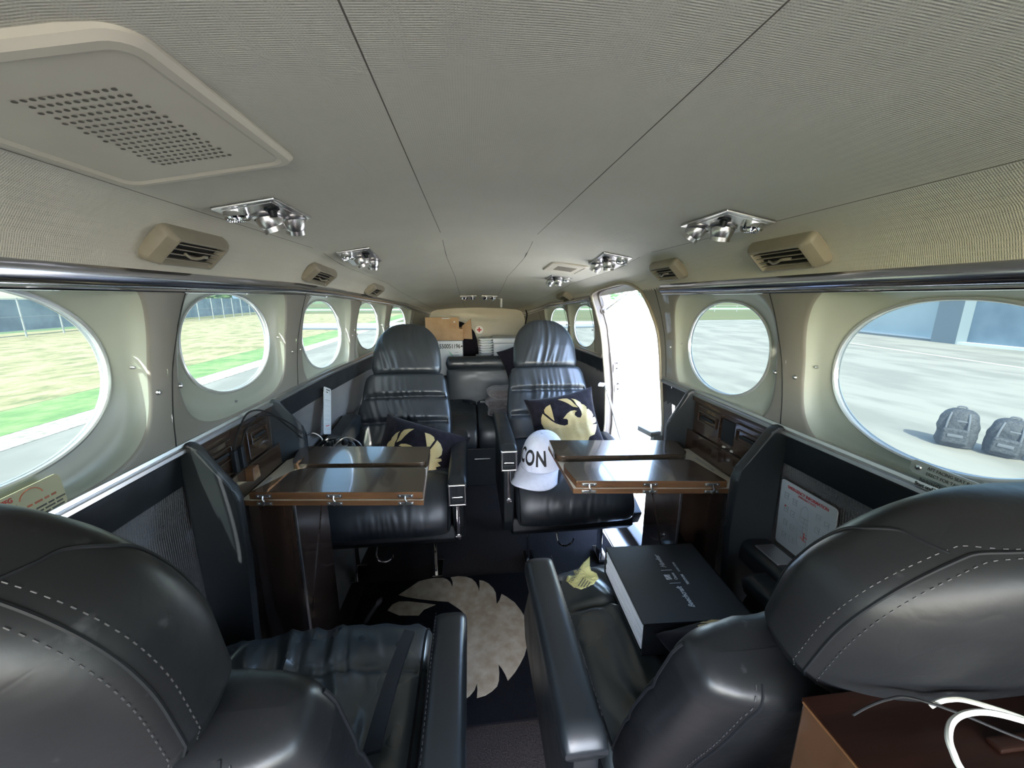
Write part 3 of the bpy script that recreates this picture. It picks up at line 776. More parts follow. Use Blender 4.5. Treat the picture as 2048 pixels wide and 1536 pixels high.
# rear bench
bench = empty('rear_bench', (0,2.6,0), label='black leather rear bench across the cabin below the boxes', cat='bench seat')
def xform(b, M):
    b._tf(list(b.bm.verts), M); return b
for x0, x1 in ((-.47,-.035),(-.035,.42)):
    p = Pad([(.16,.42),(-.05,.415),(-.22,.41),(-.30,.385),(-.32,.33),(-.31,.27)], (x1-x0)/2-.002, .05, .06, 4, seams=(), wr=.003, seed=x0*9+4, round0=.06, round1=.15, wrs=(30,4), flip=1)
    xform(p.mesh(70,120), Matrix.Translation(((x0+x1)/2,0,0))).build('bench_cushion', LE, bench, angle=60)
p = Pad([(.17,.40),(.215,.52),(.25,.64),(.262,.685)], .37, .05, .05, 4, wr=.0022, seed=3, round0=.06, round1=.16, flip=-1, wrs=(26,3))
xform(p.mesh(50,70), Matrix.Translation((.12,0,0))).build('bench_backrest', LE, bench, angle=60)
b = MB(); rings = []
for i in range(61):
    f = i/60; x = -.255+.72*f; ef = min(1, (max(0, 1-(1-min(f, 1-f)/.045)**2)**.5) if min(f, 1-f) < .045 else 1); ef = max(ef, .05)
    ring = []
    for k in range(30):
        a = 2*PI*k/30; q = noise.noise(Vector((x*45, a*1.2, 2)))*.004*max(0, math.cos(a-.6))
        r = (.052+q)*ef; ring.append(Vector((x, .255-r*math.cos(a)*1.05, .715+r*math.sin(a))))
    rings.append(ring)
b.loft(rings); b.build('bench_headroll', LE, bench, angle=70)
b = MB(); b.box((0,-.10,.13), (.90,.40,.26), .01); b.build('bench_base', SHELL, bench)
b = MB(); b.box((-.01,-.305,.19), (.10,.006,.004), .001); b.build('base_handle', ALU, bench)
b = MB(); b.tube(smooth_pts([(-.13,.08,.475),(-.08,.02,.478),(-.05,-.01,.474)], 8), .008, 8); b.box((-.065,-.0,.478), (.05,.035,.014), .004, Matrix.Rotation(R(20),3,'Z')); b.box((.02,.02,.478), (.06,.028,.014), .004, Matrix.Rotation(R(-14),3,'Z'), mi=1)
b.build('seat_belt', [SHELL, STEEL], bench)

# seat belt strap on near left seat
b = MB(); rings = []
for f in [i/20 for i in range(21)]:
    c = Vector((-.245,.50,.47)).lerp(Vector((-.205,.665,.535)), f)+Vector((0,0,.012*math.sin(PI*f)))
    rings.append([c+Vector((sx*.015*(1-.35*f), 0, sz*.0035+.004*math.sin(3*f+sx))) for sx, sz in ((-1,-1),(1,-1),(1,1),(-1,1))])
b.loft(rings); o = b.build('seat_belt_strap', SHELL); tag(o, 'black webbing belt tongue lying on the bottom-left seat against its armrest', 'seat belt')

# ------------------------------------------------------------------ consoles and tables
def console(side, label):
    t = empty('side_console', (side*.69, 1.03, 0), 0, label, 'side console', 'wood and leather side consoles')
    o = Vector((side*.69, 1.03, 0))
    if side < 0: pn = [(-.70,.84),(-.60,.85)]; pf = [(-.69,1.20),(-.625,1.30)]
    else: pn = [(.70,.81),(.585,.82)]; pf = [(.695,1.19),(.61,1.215)]
    # end panels: outline in (inward distance d, z)
    for (a, b2), nm in ((pn, 'n'), (pf, 'f')):
        A = Vector((a[0], a[1], 0)); B = Vector((b2[0], b2[1], 0)); dr = (B-A).normalized(); wd = (B-A).length
        poly = [(0,0),(wd*.72,0),(wd*.84,.30),(wd,.60),(wd+.004,.745),(wd*.93,.77),(wd*.40,.872),(wd*.25,.885),(wd*.08,.884),(0,.872)]
        M = frameM((A.x-o.x, A.y-o.y, 0), dr, (0,0,1))
        b = MB(); b.prism(poly, .03 if side > 0 else -.03, M, bev=.009); b.build('end_panel', LEA, t, angle=40)
    # back board with raised frame, shelf, doors
    y0, y1 = (.86,1.20) if side < 0 else (.83,1.19)
    def bx(x0, x1, ya, yb, z0, z1, m, nm, par=t, bev=.002, mi=0):
        b = MB(); b.box((side*(x0+x1)/2-o.x, (ya+yb)/2-o.y, (z0+z1)/2), (abs(x1-x0), abs(yb-ya), abs(z1-z0)), bev); return b.build(nm, m, par)
    bx(.688,.699,y0,y1,.70,.868,CWOODY,'back_board')
    bx(.676,.694,y0,y1,.852,.868,CWOODY,'top_rail')
    bx(.673,.699,y0,y1,.738,.746,CWOODY,'shelf')
    bx(.671,.678,y0,y1+.01,.680,.748,CWOODY,'shelf_front')
    ym = (y0+y1)/2
    for (ya, yb) in ((y0+.03, ym-.035), (ym+.035, y1-.03)):
        d = bx(.680,.690,ya,yb,.750,.842,CWOODY,'flap_door')
        b = MB()
        for zz in (.826,.794): b.box((side*.677-o.x, (ya+yb)/2-o.y, zz), (.005,(yb-ya)-.02,.003), .001)
        for yy in (ya+.012, yb-.012): b.box((side*.677-o.x, yy-o.y, .81), (.005,.003,.032), .001)
        b.build('door_moulding', CWOODY, d)
        b = MB(); b.box((side*.676-o.x, (ya+yb)/2-o.y, .810), (.006,(yb-ya)*.55,.010), .003); b.build('pull_slot', SHELL, d)
    b = MB(); b.prism([(-.018,0),(.018,0),(.014,.036),(-.014,.036)], .022, Matrix.Translation((side*.672-o.x-(0.022 if side>0 else 0), ym-o.y, .713)) @ Matrix(((0,0,1,0),(1,0,0,0),(0,1,0,0),(0,0,0,1))), bev=.003)
    b.build('latch_block', lab(CWOOD, '') if False else (EWOOD if side < 0 else CWOOD), t)
    if side > 0:
        for dy in (-.006,-.042):
            b = MB(); b.lathe([(.0001,.012),(.006,.011),(.0085,.006),(.006,.002),(.006,0)], Matrix.Translation((.684-o.x, ym+dy+.01-o.y, .746)), 16); b.build('knob', CHROME, t)
        bx(.684,.688,ym-.028,ym+.028,.765,.835,PLAST if False else SHELL,'display_card')
    # lower cabinet
    if side < 0: x0, x1, ya, yb = .545, .66, .985, 1.20
    else: x0, x1, ya, yb = .525, .66, .955, 1.17
    bx(x0,x1,ya,yb,.0,.672,CWOOD,'pedestal',bev=.003)
    b = MB(); b.tube([Vector((side*(x0-.0005)-o.x, ya+.02-o.y, .30)), Vector((side*(x0-.0005)-o.x, yb-.01-o.y, .62))], .0018, 6); b.build('pedestal_moulding', CWOODY, t)
    b = MB(); b.box((side*x0-o.x, ya-o.y, .335), (.006,.006,.66), .001); b.build('pedestal_edge', ALU, t)
    return t
console(-1, 'dark wood side console on the left wall with pale lit leather end panel')
console(1, 'dark wood side console on the right wall beside the door with two chrome knobs')

def table(side, near, rear, base, label):
    cx = sum(p[0] for p in base)/4; cy = sum(p[1] for p in base)/4
    t = empty('folding_table', (cx, cy, .66), 0, label, 'table', 'fold-out wooden tables')
    def rr(poly, rad):   # round given corners
        out = []; n = len(poly)
        for i, (p, r) in enumerate(zip(poly, rad)):
            p = Vector(p+(0,)) if len(p) == 2 else Vector(p); a = Vector((*poly[i-1], 0)); c = Vector((*poly[(i+1)%n], 0)); p = Vector((p.x, p.y, 0))
            if r == 0: out.append((p.x, p.y)); continue
            da = (a-p).normalized(); dc = (c-p).normalized()
            for k in range(7):
                f = k/6; q = (p+da*r)*(1-f)**2+p*2*f*(1-f)+(p+dc*r)*f*f; out.append((q.x, q.y))
        return [(x-cx, y-cy) for x, y in out]
    def slab(poly, z0, z1, top, edge, nm, bev=.0012):
        b = MB(); b.prism(poly, z1-z0, Matrix.Translation((0,0,z0-.66)), bev=bev)
        for f in b.bm.faces: f.material_index = 0 if abs(f.normal.z) > .8 and f.calc_center_median().z > (z0+z1)/2-.66 else 1
        bmesh.ops.recalc_face_normals(b.bm, faces=b.bm.faces)
        for f in b.bm.faces: f.material_index = 0 if f.normal.z > .6 else 1
        return b.build(nm, [top, edge], t, angle=30)
    slab(rr(base, (0,0,0,0)), .662, .6775, CREAM, EWOOD, 'base_leaf')
    slab(rr(near, (.0,.0,.02,.03)), .6795, .700, TWOOD, EWOOD, 'folded_leaf')
    slab(rr(rear, (.03,.03,.0,.0)), .6795, .700, TWOOD, TWOOD, 'rear_leaf')
    A = Vector((near[0][0]-cx, near[0][1]-cy, 0)); B = Vector((near[1][0]-cx, near[1][1]-cy, 0)); d = (B-A).normalized(); nrm = Vector((d.y, -d.x, 0)) 
    if nrm.y > 0: nrm = -nrm
    for f in (.085,.49,.90):
        p = A.lerp(B, f)+nrm*.0015
        hg = MB()
        for z in (.690,.669):
            hg.box(p+Vector((0,0,z-.66)), (.040,.003,.009), .0012, Matrix.Rotation(math.atan2(d.y, d.x), 3, 'Z'))
            for q in (-.015,.015): hg.cyl(p+d*q+Vector((0,0,z-.66)), p+d*q+nrm*.0035+Vector((0,0,z-.66)), .0024, n=10)
        hg.tube([p+nrm*.003+Vector((0,0,.032)), p+nrm*.006+Vector((0,0,.024)), p+d*.004+nrm*.007+Vector((0,0,.019)), p+nrm*.006+Vector((0,0,.012)), p+nrm*.003+Vector((0,0,.006))], .0026, 8)
        hg.build('hinge', STEEL, t)
    # small print on the cream strip
    for k in range(2):
        x = (near[0][0]*.25+rear[3][0]*.75) if side > 0 else (near[0][0]*.25+rear[3][0]*.75)
        b = MB(); b.box((side*.655-cx+side*.005*k, 1.06-cy, .6778-.66), (.0022,.10,.0006)); b.build('printed_line', MGREY, t)
    return t
table(-1, [(-.648,.977),(-.201,.930),(-.209,1.082),(-.585,1.116)], [(-.618,1.149),(-.208,1.114),(-.213,1.247),(-.650,1.298)], [(-.671,.9792),(-.2005,.9299),(-.214,1.250),(-.669,1.303)],
      'fold-out wooden table on the left in front of the gold cushion, hinges along its front')
table(1, [(.211,.948),(.623,.903),(.603,1.054),(.197,1.072)], [(.192,1.12),(.621,1.091),(.641,1.213),(.199,1.263)], [(.203,.9487),(.690,.8955),(.686,1.185),(.197,1.266)],
      'fold-out wooden table on the right beside the white cap, hinges along its front')

# cables on left console
def cable(pts, r, m, name, label, cat, n=10, parent=None):
    b = MB(); b.tube(smooth_pts(pts, n), r, 8); o = b.build(name, m, parent)
    if label: tag(o, label, cat)
    return o
for k, lb in ((0, 'black cable arching higher from the left console sockets to the seat'), (1, 'black cable arching lower from the left console sockets to the seat')):
    e = empty('charging_cable', (-.672, .985+.03*k, .748), 0, lb, 'cable')
    b = MB(); b.box((0,0,.035), (.012,.016,.060), .003); b.build('plug', SHELL, e)
    hgt = .055 if k == 0 else .03
    b = MB(); b.tube(smooth_pts([(0,0,.06),(.006,.02,.085+hgt*.4),(.012,.07,.09+hgt),(.02,.15,.075+hgt*.8),(.03,.24,.03+hgt*.2),(.035,.30-.02*k,-.015),(.03,.34-.02*k,-.04)], 10), .0022, 8); b.build('cord', BCAB, e)

# ------------------------------------------------------------------ cushions
EMB = [
 [(600,655),(510,655),(505,690),(560,712),(520,760),(585,785),(560,835),(640,855),(640,912),(715,925),(760,980),(830,962),(900,1010),(970,965),(1060,970),(1100,905),(1190,890),(1240,830),(1300,745),(1210,736),(1213,728),(1290,715),(1312,680),(1300,632),(1240,635),(1275,600),(1260,540),(1215,487),(1188,492),(1195,450),(1170,410),(1135,385),(1125,350),(1070,285),(1015,250),(1040,300),(1055,380),(1080,430),(1090,500),(1085,550),(1050,590),(1010,575),(980,530),(1000,490),(1030,480),(1000,455),(940,455),(880,480),(805,540),(850,555),(865,580),(850,640),(800,645),(740,615),(690,580),(640,525),(590,450),(552,380),(510,440),(490,520),(505,600),(550,645)],
 [(700,265),(630,290),(590,330),(582,380),(612,430),(640,480),(680,540),(690,400)],
 [(830,205),(900,210),(960,230),(1000,280),(1030,360),(1062,430),(1000,400),(950,330),(890,260)]]
def emblem_mesh(surf, mirror=False, rot=0, cx=.0, cy=.0, rad=.8, parent=None, name='gold_emblem', m=GOLD):
    """surf(u,v) for u,v in -1..1"""
    b = MB()
    for poly in EMB:
        P = []
        for x, y in poly:
            u = (x-900)/410; v = -(y-600)/410
            if mirror: u = -u
            c, s = math.cos(rot), math.sin(rot); P.append(Vector((cx+rad*(u*c-v*s), cy+rad*(u*s+v*c), 0)))
        vs = [b.bm.verts.new(p) for p in P]
        for tri in tessellate_polygon([P]): b.bm.faces.new([vs[i] for i in tri])
    for it in range(6):
        es = [e for e in b.bm.edges if e.calc_length() > .09]
        if not es: break
        bmesh.ops.subdivide_edges(b.bm, edges=es, cuts=1); bmesh.ops.triangulate(b.bm, faces=[f for f in b.bm.faces if len(f.verts) > 3])
    for v in b.bm.verts: v.co = surf(v.co.x, v.co.y)
    return b.build(name, m, parent, norm=False)
def cushion(name, M, size, label, mirror=False, rot=0, emb=True, th=.06, bend=.0, seed=1, cx=0, cy=0, rad=.74, group='black cushions with gold emblem', h=None):
    t = empty(name, label=label, cat='cushion', group=group if emb else None, M=M)
    hh = h or size
    def top(u, v, sgn=1, off=0):
        k = max(0, (1-abs(u)**2.6))**.55*max(0, (1-abs(v)**2.6))**.55
        pin = 1-.10*(1-abs(u)**2)*abs(v)**3-.0; pin2 = 1-.10*(1-abs(v)**2)*abs(u)**3
        x = size/2*u*pin2; y = hh/2*v*pin
        w = .006*noise.noise(Vector((u*2.2+seed, v*2.2, seed)))+.004*noise.noise(Vector((u*7+seed, v*3, seed)))
        z = sgn*(th*k+off)+w*k - bend*(u*u)*size + .0
        return Vector((x, y, z))
    b = MB()
    for sg in (1, -1):
        b.grid(lambda u, v: top(-1+2*u, -1+2*v, sg), 41, 41)
    bmesh.ops.remove_doubles(b.bm, verts=b.bm.verts, dist=.0008)
    b.build('cover', CUSH, t, angle=70)
    if emb: emblem_mesh(lambda u, v: top(u, v, 1, .0022), mirror, rot, cx, cy, rad, t)
    return t
def basis(o, x, y): return frameM(o, x, y)
cushion('emblem_cushion', basis((.37,1.70,.605), (1,.05,.16), (.0,.42,.9)), .34, 'black cushion with gold emblem propped on the right seat behind the white cap', rot=.06, seed=2, th=.055, cx=.08, cy=.05, rad=.80, h=.31)
cushion('emblem_cushion', basis((-.315,1.61,.505), (1,-.12,-.30), (.12,.50,.75)), .40, 'black cushion with gold emblem slumped on the left seat', mirror=True, rot=.30, seed=7, th=.05, bend=.12, cx=-.15, cy=.02, rad=.72, h=.33)
cushion('emblem_cushion', basis((.415,.505,.547), (1,.12,-.10), (-.1,.8,-.16)), .24, 'black cushion with gold emblem lying on the right near seat, half hidden by its backrest', rot=2.4, seed=11, th=.05, cx=.0, cy=.0, rad=.78)
cushion('corner_cushion', basis((.275,2.80,.735), (.9,.1,.35), (-.3,.2,.9)), .24, 'plain black cushion on top of the rear bench beside the right seat headrest', emb=False, seed=5, th=.04)

# ------------------------------------------------------------------ cap
cap = empty('baseball_cap', M=Matrix.Translation((.222,1.475,.522)) @ Matrix.Rotation(R(143), 4, 'Z') @ Matrix.Rotation(R(-6), 4, 'X') @ Matrix.Scale(1.12, 4))
tag(cap, 'white baseball cap with black letters on the right seat', 'cap')
# local: brim towards +y
ch, rx, ry = .118, .078, .092
def dome(u, a, off=0):
    # u 0 (rim) ..1 (top)
    r = math.cos(u*PI/2)**.72; z = ch*math.sin(u*PI/2)**.95
    return Vector(((rx+off)*r*math.sin(a), (ry+off)*r*math.cos(a), z+off*.5))
b = MB()
rings = [[dome(j/22, 2*PI*k/48) for k in range(48)] for j in range(23)]
rings[-1] = [Vector((0,0,ch))+(p-Vector((0,0,ch)))*.02 for p in rings[-1]]
b.loft(rings, cap0=False); b.build('crown', WHITEF, cap, angle=80, solid=.002)
b = MB()
for a in [i*PI/3+PI/6*0 for i in range(6)]: b.tube([dome(u/20, a, .0006) for u in range(0, 20)], .0012, 5)
b.lathe([(.0001,.003),(.005,.0025),(.007,0)], Matrix.Translation((0,0,ch)), 14); b.build('crown_seams', WHITEF, cap)
def brim(u, v):
    a = R(-72+144*u); base = Vector((rx*math.sin(a), ry*math.cos(a), .002))
    reach = .078*math.cos(R(-78+156*u))**.55 if abs(-78+156*u) < 90 else 0
    tip = base+Vector((.25*reach*math.sin(a), reach, -.006-.12*reach))
    p = base.lerp(tip, v); p.z += .012*math.sin(v*PI)*.6-.10*v*(p.x/.08)**2*.28
    return p
b = MB(); b.grid(brim, 33, 14); b.build('brim', WHITEF, cap, solid=.003)
# lettering projected on the crown
def cap_letter(ch_, a0, size, z0):
    cu = bpy.data.curves.new('t', 'FONT'); cu.body = ch_; cu.size = size; cu.offset = .0020; cu.align_x = 'CENTER'; cu.resolution_u = 4
    ob = bpy.data.objects.new('t', cu); COL.objects.link(ob)
    me = bpy.data.meshes.new_from_object(ob.evaluated_get(bpy.context.evaluated_depsgraph_get())); bpy.data.objects.remove(ob)
    bm = bmesh.new(); bm.from_mesh(me)
    for it in range(4):
        es = [e for e in bm.edges if e.calc_length() > .006]
        if es: bmesh.ops.subdivide_edges(bm, edges=es, cuts=1); bmesh.ops.triangulate(bm, faces=[f for f in bm.faces if len(f.verts) > 3])
    for v in bm.verts:
        a = a0 - v.co.x*.82/.085; u = (z0+v.co.y)/.155
        v.co = dome(u, a, .0016)
    me.clear_geometry(); me2 = bpy.data.meshes.new('crown_letter'); bm.to_mesh(me2); bm.free(); me2.materials.append(BLACKP)
    o = bpy.data.objects.new('crown_letter', me2); COL.objects.link(o); o.parent = cap
for ch_, a0 in zip('ICON', (R(60), R(39), R(8), R(-25))): cap_letter(ch_, a0, .070, .024)

# ------------------------------------------------------------------ headset on left seat
hs = empty('headset', (-.585,1.44,.60), .3, 'black padded headset with a coiled cord on the left seat behind the table', 'headset')
b = MB(); b.tube(smooth_pts([(-.05,0,.0),(-.062,0,.04),(-.03,0,.07),(.01,0,.072),(.055,0,.045),(.07,0,0)], 8), .007, 10); b.build('headband', LEA, hs)
for i in range(5):
    a = R(150-30*i); b = MB(); c = Vector((.005+.058*math.cos(a)*.9, -.006, .002+.060*math.sin(a))); b.lathe([(.001,.015),(.009,.012),(.013,.002),(.012,-.008),(.001,-.012)], Matrix.Translation(c), 12); b.build('headband_pad', LEA, hs)
b = MB(); b.tube(smooth_pts([(-.06,0,.01),(-.095,.01,.05),(-.10,.01,.085),(-.075,.01,.10),(-.05,.01,.08),(-.045,.0,.05),(-.065,.0,.02),(-.03,-.02,.03),(.03,-.02,.075),(.08,-.02,.05),(.10,-.02,-.01)], 10), .0028, 8); b.build('cord', ALU, hs)
for sx in (-1, 1):
    b = MB(); b.lathe([(.001,.012),(.020,.012),(.028,.004),(.028,-.008),(.001,-.012)], Matrix.Translation((.01+sx*.06,0,-.02)) @ Matrix.Rotation(R(90), 4, 'Y'), 20); b.build('ear_cup', SHELL, hs)

# ------------------------------------------------------------------ black binder box on the right near seat
bxT = empty('binder_box', (.385,.735,.475), R(-2), 'flat black boxed binder with silver lettering on the right near seat', 'box')
W2, D2, H2 = .118, .125, .075
b = MB(); b.box((0,0,H2-.002), (2*W2,2*D2,.004), .001); b.box((0,0,.002), (2*W2,2*D2,.004), .001); b.box((W2-.002,0,H2/2), (.004,2*D2,H2), .001); b.box((0,-D2+.002,H2/2), (2*W2,.004,H2), .001); b.box((0,D2-.002,H2/2), (2*W2,.004,H2), .001)
b.build('slip_case', BLACKM, bxT, angle=30)
b = MB()
for k in range(14): b.box((-.006+.0015*random.uniform(-1,1),0,.010+k*.0042), (2*W2-.016,2*D2-.02,.0036), 0)
lab(b.build('page_stack', PAPER, bxT, smooth=False), 'white page edges of the binder')
b = MB(); b.box((.01,-D2-.0004,.034), (.10,.001,.034)); lab(b.build('spine_label', mat('blue_spine_print', (.03,.06,.12), .4), bxT), 'dark blue printed spine label')
Mt = lambda x, y, z=H2+.0006: frameM((x, y, z), (0,1,0), (-1,0,0))
text_mesh('Beechcraft', .0175, Mt(.004,-.088), SILV, 'silver_lettering', bxT, shear=.3, sx=.8, bold=.0002)
text_mesh('Cessna', .0105, Mt(.010,-.006), SILV, 'silver_lettering', bxT, shear=.2, sx=.75)
text_mesh('Hawker', .0175, Mt(.000,.036), SILV, 'silver_lettering', bxT, shear=.4, sx=.82, bold=.0002)
text_mesh('TEXTRON', .0080, Mt(.030,-.022), SILV, 'silver_lettering', bxT, sx=.88, bold=.0003)
text_mesh('AVIATION', .0080, Mt(.030,.020), SILV, 'silver_lettering', bxT, sx=.88)
b = MB()
for y in (-.016,.027): b.box((.001,y,H2+.0004), (.026,.0010,.0006))
b.build('divider_line', SILV, bxT)
b = MB()
for pl in ([(0,0),(.009,.0),(.002,.007),(0,.007)], [(.0,.009),(.004,.009),(.012,.0),(.013,.0),(.013,.004),(.006,.016),(0,.016)], [(.008,.016),(.0135,.008),(.0135,.016)]):
    b.prism(pl, .0006, Matrix.Translation((-.013,-.004,H2)))
b.build('silver_emblem', SILV, bxT)
# yellow note
n_ = MB(); out = [(-.055,-.03),(-.05,.0),(-.02,.012),(-.03,.035),(-.012,.04),(.0,.068),(.02,.105),(.035,.13),(.038,.07),(.045,.045),(.07,.035),(.078,.01),(.06,-.02),(.035,-.045),(.01,-.06),(-.02,-.055)]
nt = empty('torn_note', M=basis((.195,.83,.487), (.93,-.35,.05), (.3,.9,.10))); tag(nt, 'torn yellow paper label with black lettering on the right near seat beside the box', 'paper note')
vs = [n_.bm.verts.new((x*.60, y*.60, 0)) for x, y in out]
P = [v.co.copy() for v in vs]
for tri in tessellate_polygon([P]): n_.bm.faces.new([vs[i] for i in tri])
for it in range(4):
    es = [e for e in n_.bm.edges if e.calc_length() > .008]
    if es: bmesh.ops.subdivide_edges(n_.bm, edges=es, cuts=1); bmesh.ops.triangulate(n_.bm, faces=[f for f in n_.bm.faces if len(f.verts) > 3])
def nz(x, y): return .006*noise.noise(Vector((x*40, y*40, 1)))+.004*abs(noise.noise(Vector((x*90, y*90, 4))))+.004
for v in n_.bm.verts: v.co.z = nz(v.co.x, v.co.y)
n_.build('paper', YEL, nt, angle=12, solid=.0008)
text_mesh('TENTION!', .0125, Matrix.Translation((-.022,-.026,.0095)) @ Matrix.Rotation(R(68), 4, 'Z'), DGREY, 'note_lettering', nt, ext=.0002)
b = MB()
for k in range(4):
    c = Matrix.Rotation(R(68), 3, 'Z') @ Vector((.014,-.010-.0065*k,0))+Vector((-.010,-.028,.0105)); b.box(c, (.030-.003*k,.0020,.0005), 0, Matrix.Rotation(R(68), 3, 'Z'))
b.build('printed_line', DGREY, nt)

# ------------------------------------------------------------------ safety cards, placards
def card(name, M, w, h, label, cat='safety card'):
    t = empty(name, M=M); tag(t, label, cat)
    b = MB(); b.box((0,0,0), (w,h,.0012), .0004)
    b2 = MB(); pts = []
    for sx, sy, a0 in ((1,1,0),(-1,1,90),(-1,-1,180),(1,-1,270)):
        for k in range(5):
            a = R(a0+22.5*k); pts.append((sx*(w/2-.008)+.008*math.cos(a), sy*(h/2-.008)+.008*math.sin(a)))
    b.bm.free(); b2.prism(pts, .0014, Matrix.Translation((0,0,-.0007))); b2.build('card_sheet', CARD, t, angle=30); return t
crd = card('emergency_card', basis((.701,.733,.665), (0,-1,0), (-.05,-.02,1)), .150, .175, 'white emergency information card on the right wall above the armrest, red heading')
text_mesh('EMERGENCY INFORMATION', .0105, Matrix.Translation((0,.074,.001)), REDP, 'red_heading', crd, align='CENTER', sx=.82, bold=.0002)
text_mesh('EMERGENCY EXITS', .0068, Matrix.Translation((0,.065,.001)), REDP, 'red_heading', crd, align='CENTER', sx=.82)
b = MB()
fus = smooth_pts([(0,.05,.001),(.010,.038,.001),(.012,.01,.001),(.012,-.03,.001),(.009,-.055,.001),(-.009,-.055,.001),(-.012,-.03,.001),(-.012,.01,.001),(-.010,.038,.001)], 6, True)
b.tube(fus, .0006, 4, closed=True)
for y in (.02,.008,-.004,-.018): b.box((0,y,.0009), (.022,.0007,.0004))
b.box((0,-.005,.0009), (.0007,.05,.0004)); b.build('aircraft_outline', MGREY, crd)
b = MB()
random.seed(9)
for (x, y) in ((-.055,.042),(-.03,.038),(-.052,.008),(-.033,.005),(-.05,-.028),(-.03,-.03),(-.05,-.062),(-.028,-.062),(.035,.035),(.056,.03),(.036,.005),(.056,-.004),(.038,-.03)):
    b.box((x,y,.0009), (.013,.0008,.0004)); b.box((x-.006,y+.007,.0009), (.0009,.014,.0004)); b.box((x+.004,y+.008,.0009), (.0009,.012,.0004)); b.box((x,y+.014,.0009), (.014,.0008,.0004)); b.box((x+.001,y+.007,.0009), (.008,.0012,.0004), 0, Matrix.Rotation(R(random.uniform(-50,50)),3,'Z'))
b.build('pictograms', MGREY, crd)
b = MB(); b.box((.004,-.026,.001), (.002,.022,.0005)); b.box((.008,-.026,.001), (.012,.002,.0005)); b.box((.002,-.034,.001), (.016,.0018,.0005), 0, Matrix.Rotation(R(-20),3,'Z')); b.box((-.056,.022,.001), (.004,.004,.0005)); b.build('red_marks', REDP, crd)
crl = card('safety_card', basis((-.672,1.625,.728), (-.05,1,-.36), (-.02,.3,1)), .094, .195, 'narrow white safety card with small pictures on the left wall beside the left seat')
b = MB(); b.box((.004,.088,.001), (.045,.005,.0005)); b.box((-.006,.078,.001), (.026,.004,.0005)); b.box((0,.045,.001), (.066,.0008,.0005)); b.box((.030,.080,.001), (.002,.020,.0005)); b.build('heading_line', DGREY, crl)
b = MB()
for j in range(7):
    for i in range(4):
        x = -.027+.018*i; y = .034-.019*j; b.box((x,y,.0009), (.009,.0008,.0004)); b.box((x,y+.006,.0009), (.0012,.010,.0004), 0, Matrix.Rotation(R(random.uniform(-40,40)),3,'Z'))
b.build('pictograms', MGREY, crl)
b = MB(); b.box((0,-.062,.001), (.045,.0035,.0005), 0, Matrix.Rotation(R(6),3,'Z')); b.build('red_line', REDP, crl)
# placards
pl = empty('yellow_placard', M=basis(wallpt(-1,.545,.905,.004)+Vector((.002,0,0)), (0,1,.05), (.0,-.05,1)))
tag(pl, 'yellowed placard with red heading below the nearest left window', 'placard')
b = MB(); b.prism([(-.056,-.024),(.056,-.024),(.060,-.018),(.060,.022),(.054,.028),(-.056,.028),(-.060,.022),(-.060,-.018)], .0012); b.build('placard_sheet', YPL, pl)
text_mesh('NOTAUSSTIEG', .0095, Matrix.Translation((-.052,.020,.0014)), REDP, 'red_heading', pl, sx=.78, bold=.0002)
b = MB()
for y, x0, x1 in ((.010,-.050,-.005),(.001,-.050,.050)):
    x = x0
    while x < x1: l = random.uniform(.006,.014); b.box((x+l/2,y,.0014), (l,.0030,.0004)); x += l+.003
b.tube([(.018+.015*math.cos(R(a)), .010+.014*math.sin(R(a)), .0016) for a in range(10,175,12)], .0007, 5); b.build('red_line', mat('faded_red_print', (.60,.20,.12), .6), pl)
b = MB()
for y in (-.008,-.0135,-.019):
    x = -.044
    while x < .048: l = random.uniform(.007,.018); b.box((x+l/2,y,.0014), (l,.0024,.0004)); x += l+.0025
b.build('dark_line', DGREY, pl)
pl = empty('green_placard', M=basis(wallpt(-1,.455,.907,.003)+Vector((.001,0,0)), (0,1,.03), (.0,-.03,1)))
tag(pl, 'pale green placard partly cut by the left edge beside the yellow placard', 'placard')
b = MB(); b.prism([(-.045,-.024),(.045,-.024),(.045,.022),(-.045,.022)], .001, bev=.0003); b.build('placard_sheet', GPL, pl)
b = MB()
for y in (-.002,-.012):
    x = -.035
    while x < .03: l = random.uniform(.005,.012); b.box((x+l/2,y,.0012), (l,.0025,.0004)); x += l+.003
b.build('printed_line', REDP, pl)
pr_ = empty('silver_placard', M=basis(wallpt(1,.46,.905,.002), (0,-1,-.03), (.0,-.02,1)))
tag(pr_, 'rounded silver placard screwed below the nearest right window', 'placard')
b = MB(); b.prism([(-.085,-.007),(-.079,-.012),(.09,-.012),(.09,.012),(-.079,.012),(-.085,.007)], .0014); b.build('placard_sheet', SILP, pr_)
b = MB(); b.lathe([(.0001,.003),(.004,.002),(.005,0)], Matrix.Translation((-.073,0,.0014)), 14); b.build('placard_screw', STEEL, pr_)
text_mesh('AFT FACING SEAT BACK MUST BE', .0078, Matrix.Translation((-.060,.0048,.0016)), DGREY, 'placard_lettering', pr_, sx=.8)
text_mesh('ERECT FOR TAKEOFF & LANDING', .0078, Matrix.Translation((-.060,-.0052,.0016)), DGREY, 'placard_lettering', pr_, sx=.8)
pw = empty('wall_lettering', M=basis(wallpt(1,.46,.885,0)-Vector((.004,0,0)), (0,-1,0), (.0,0,1))); tag(pw, 'two lines of black lettering stuck below the silver placard', 'lettering')
text_mesh('Rückenlehnen über', .0088, Matrix.Translation((-.065,.0045,.0006)), DGREY, 'lettering_line', pw, sx=.8, bold=.0002)
text_mesh('Start und Landung', .0088, Matrix.Translation((-.070,-.0045,.0006)), DGREY, 'lettering_line', pw, sx=.8, bold=.0002)
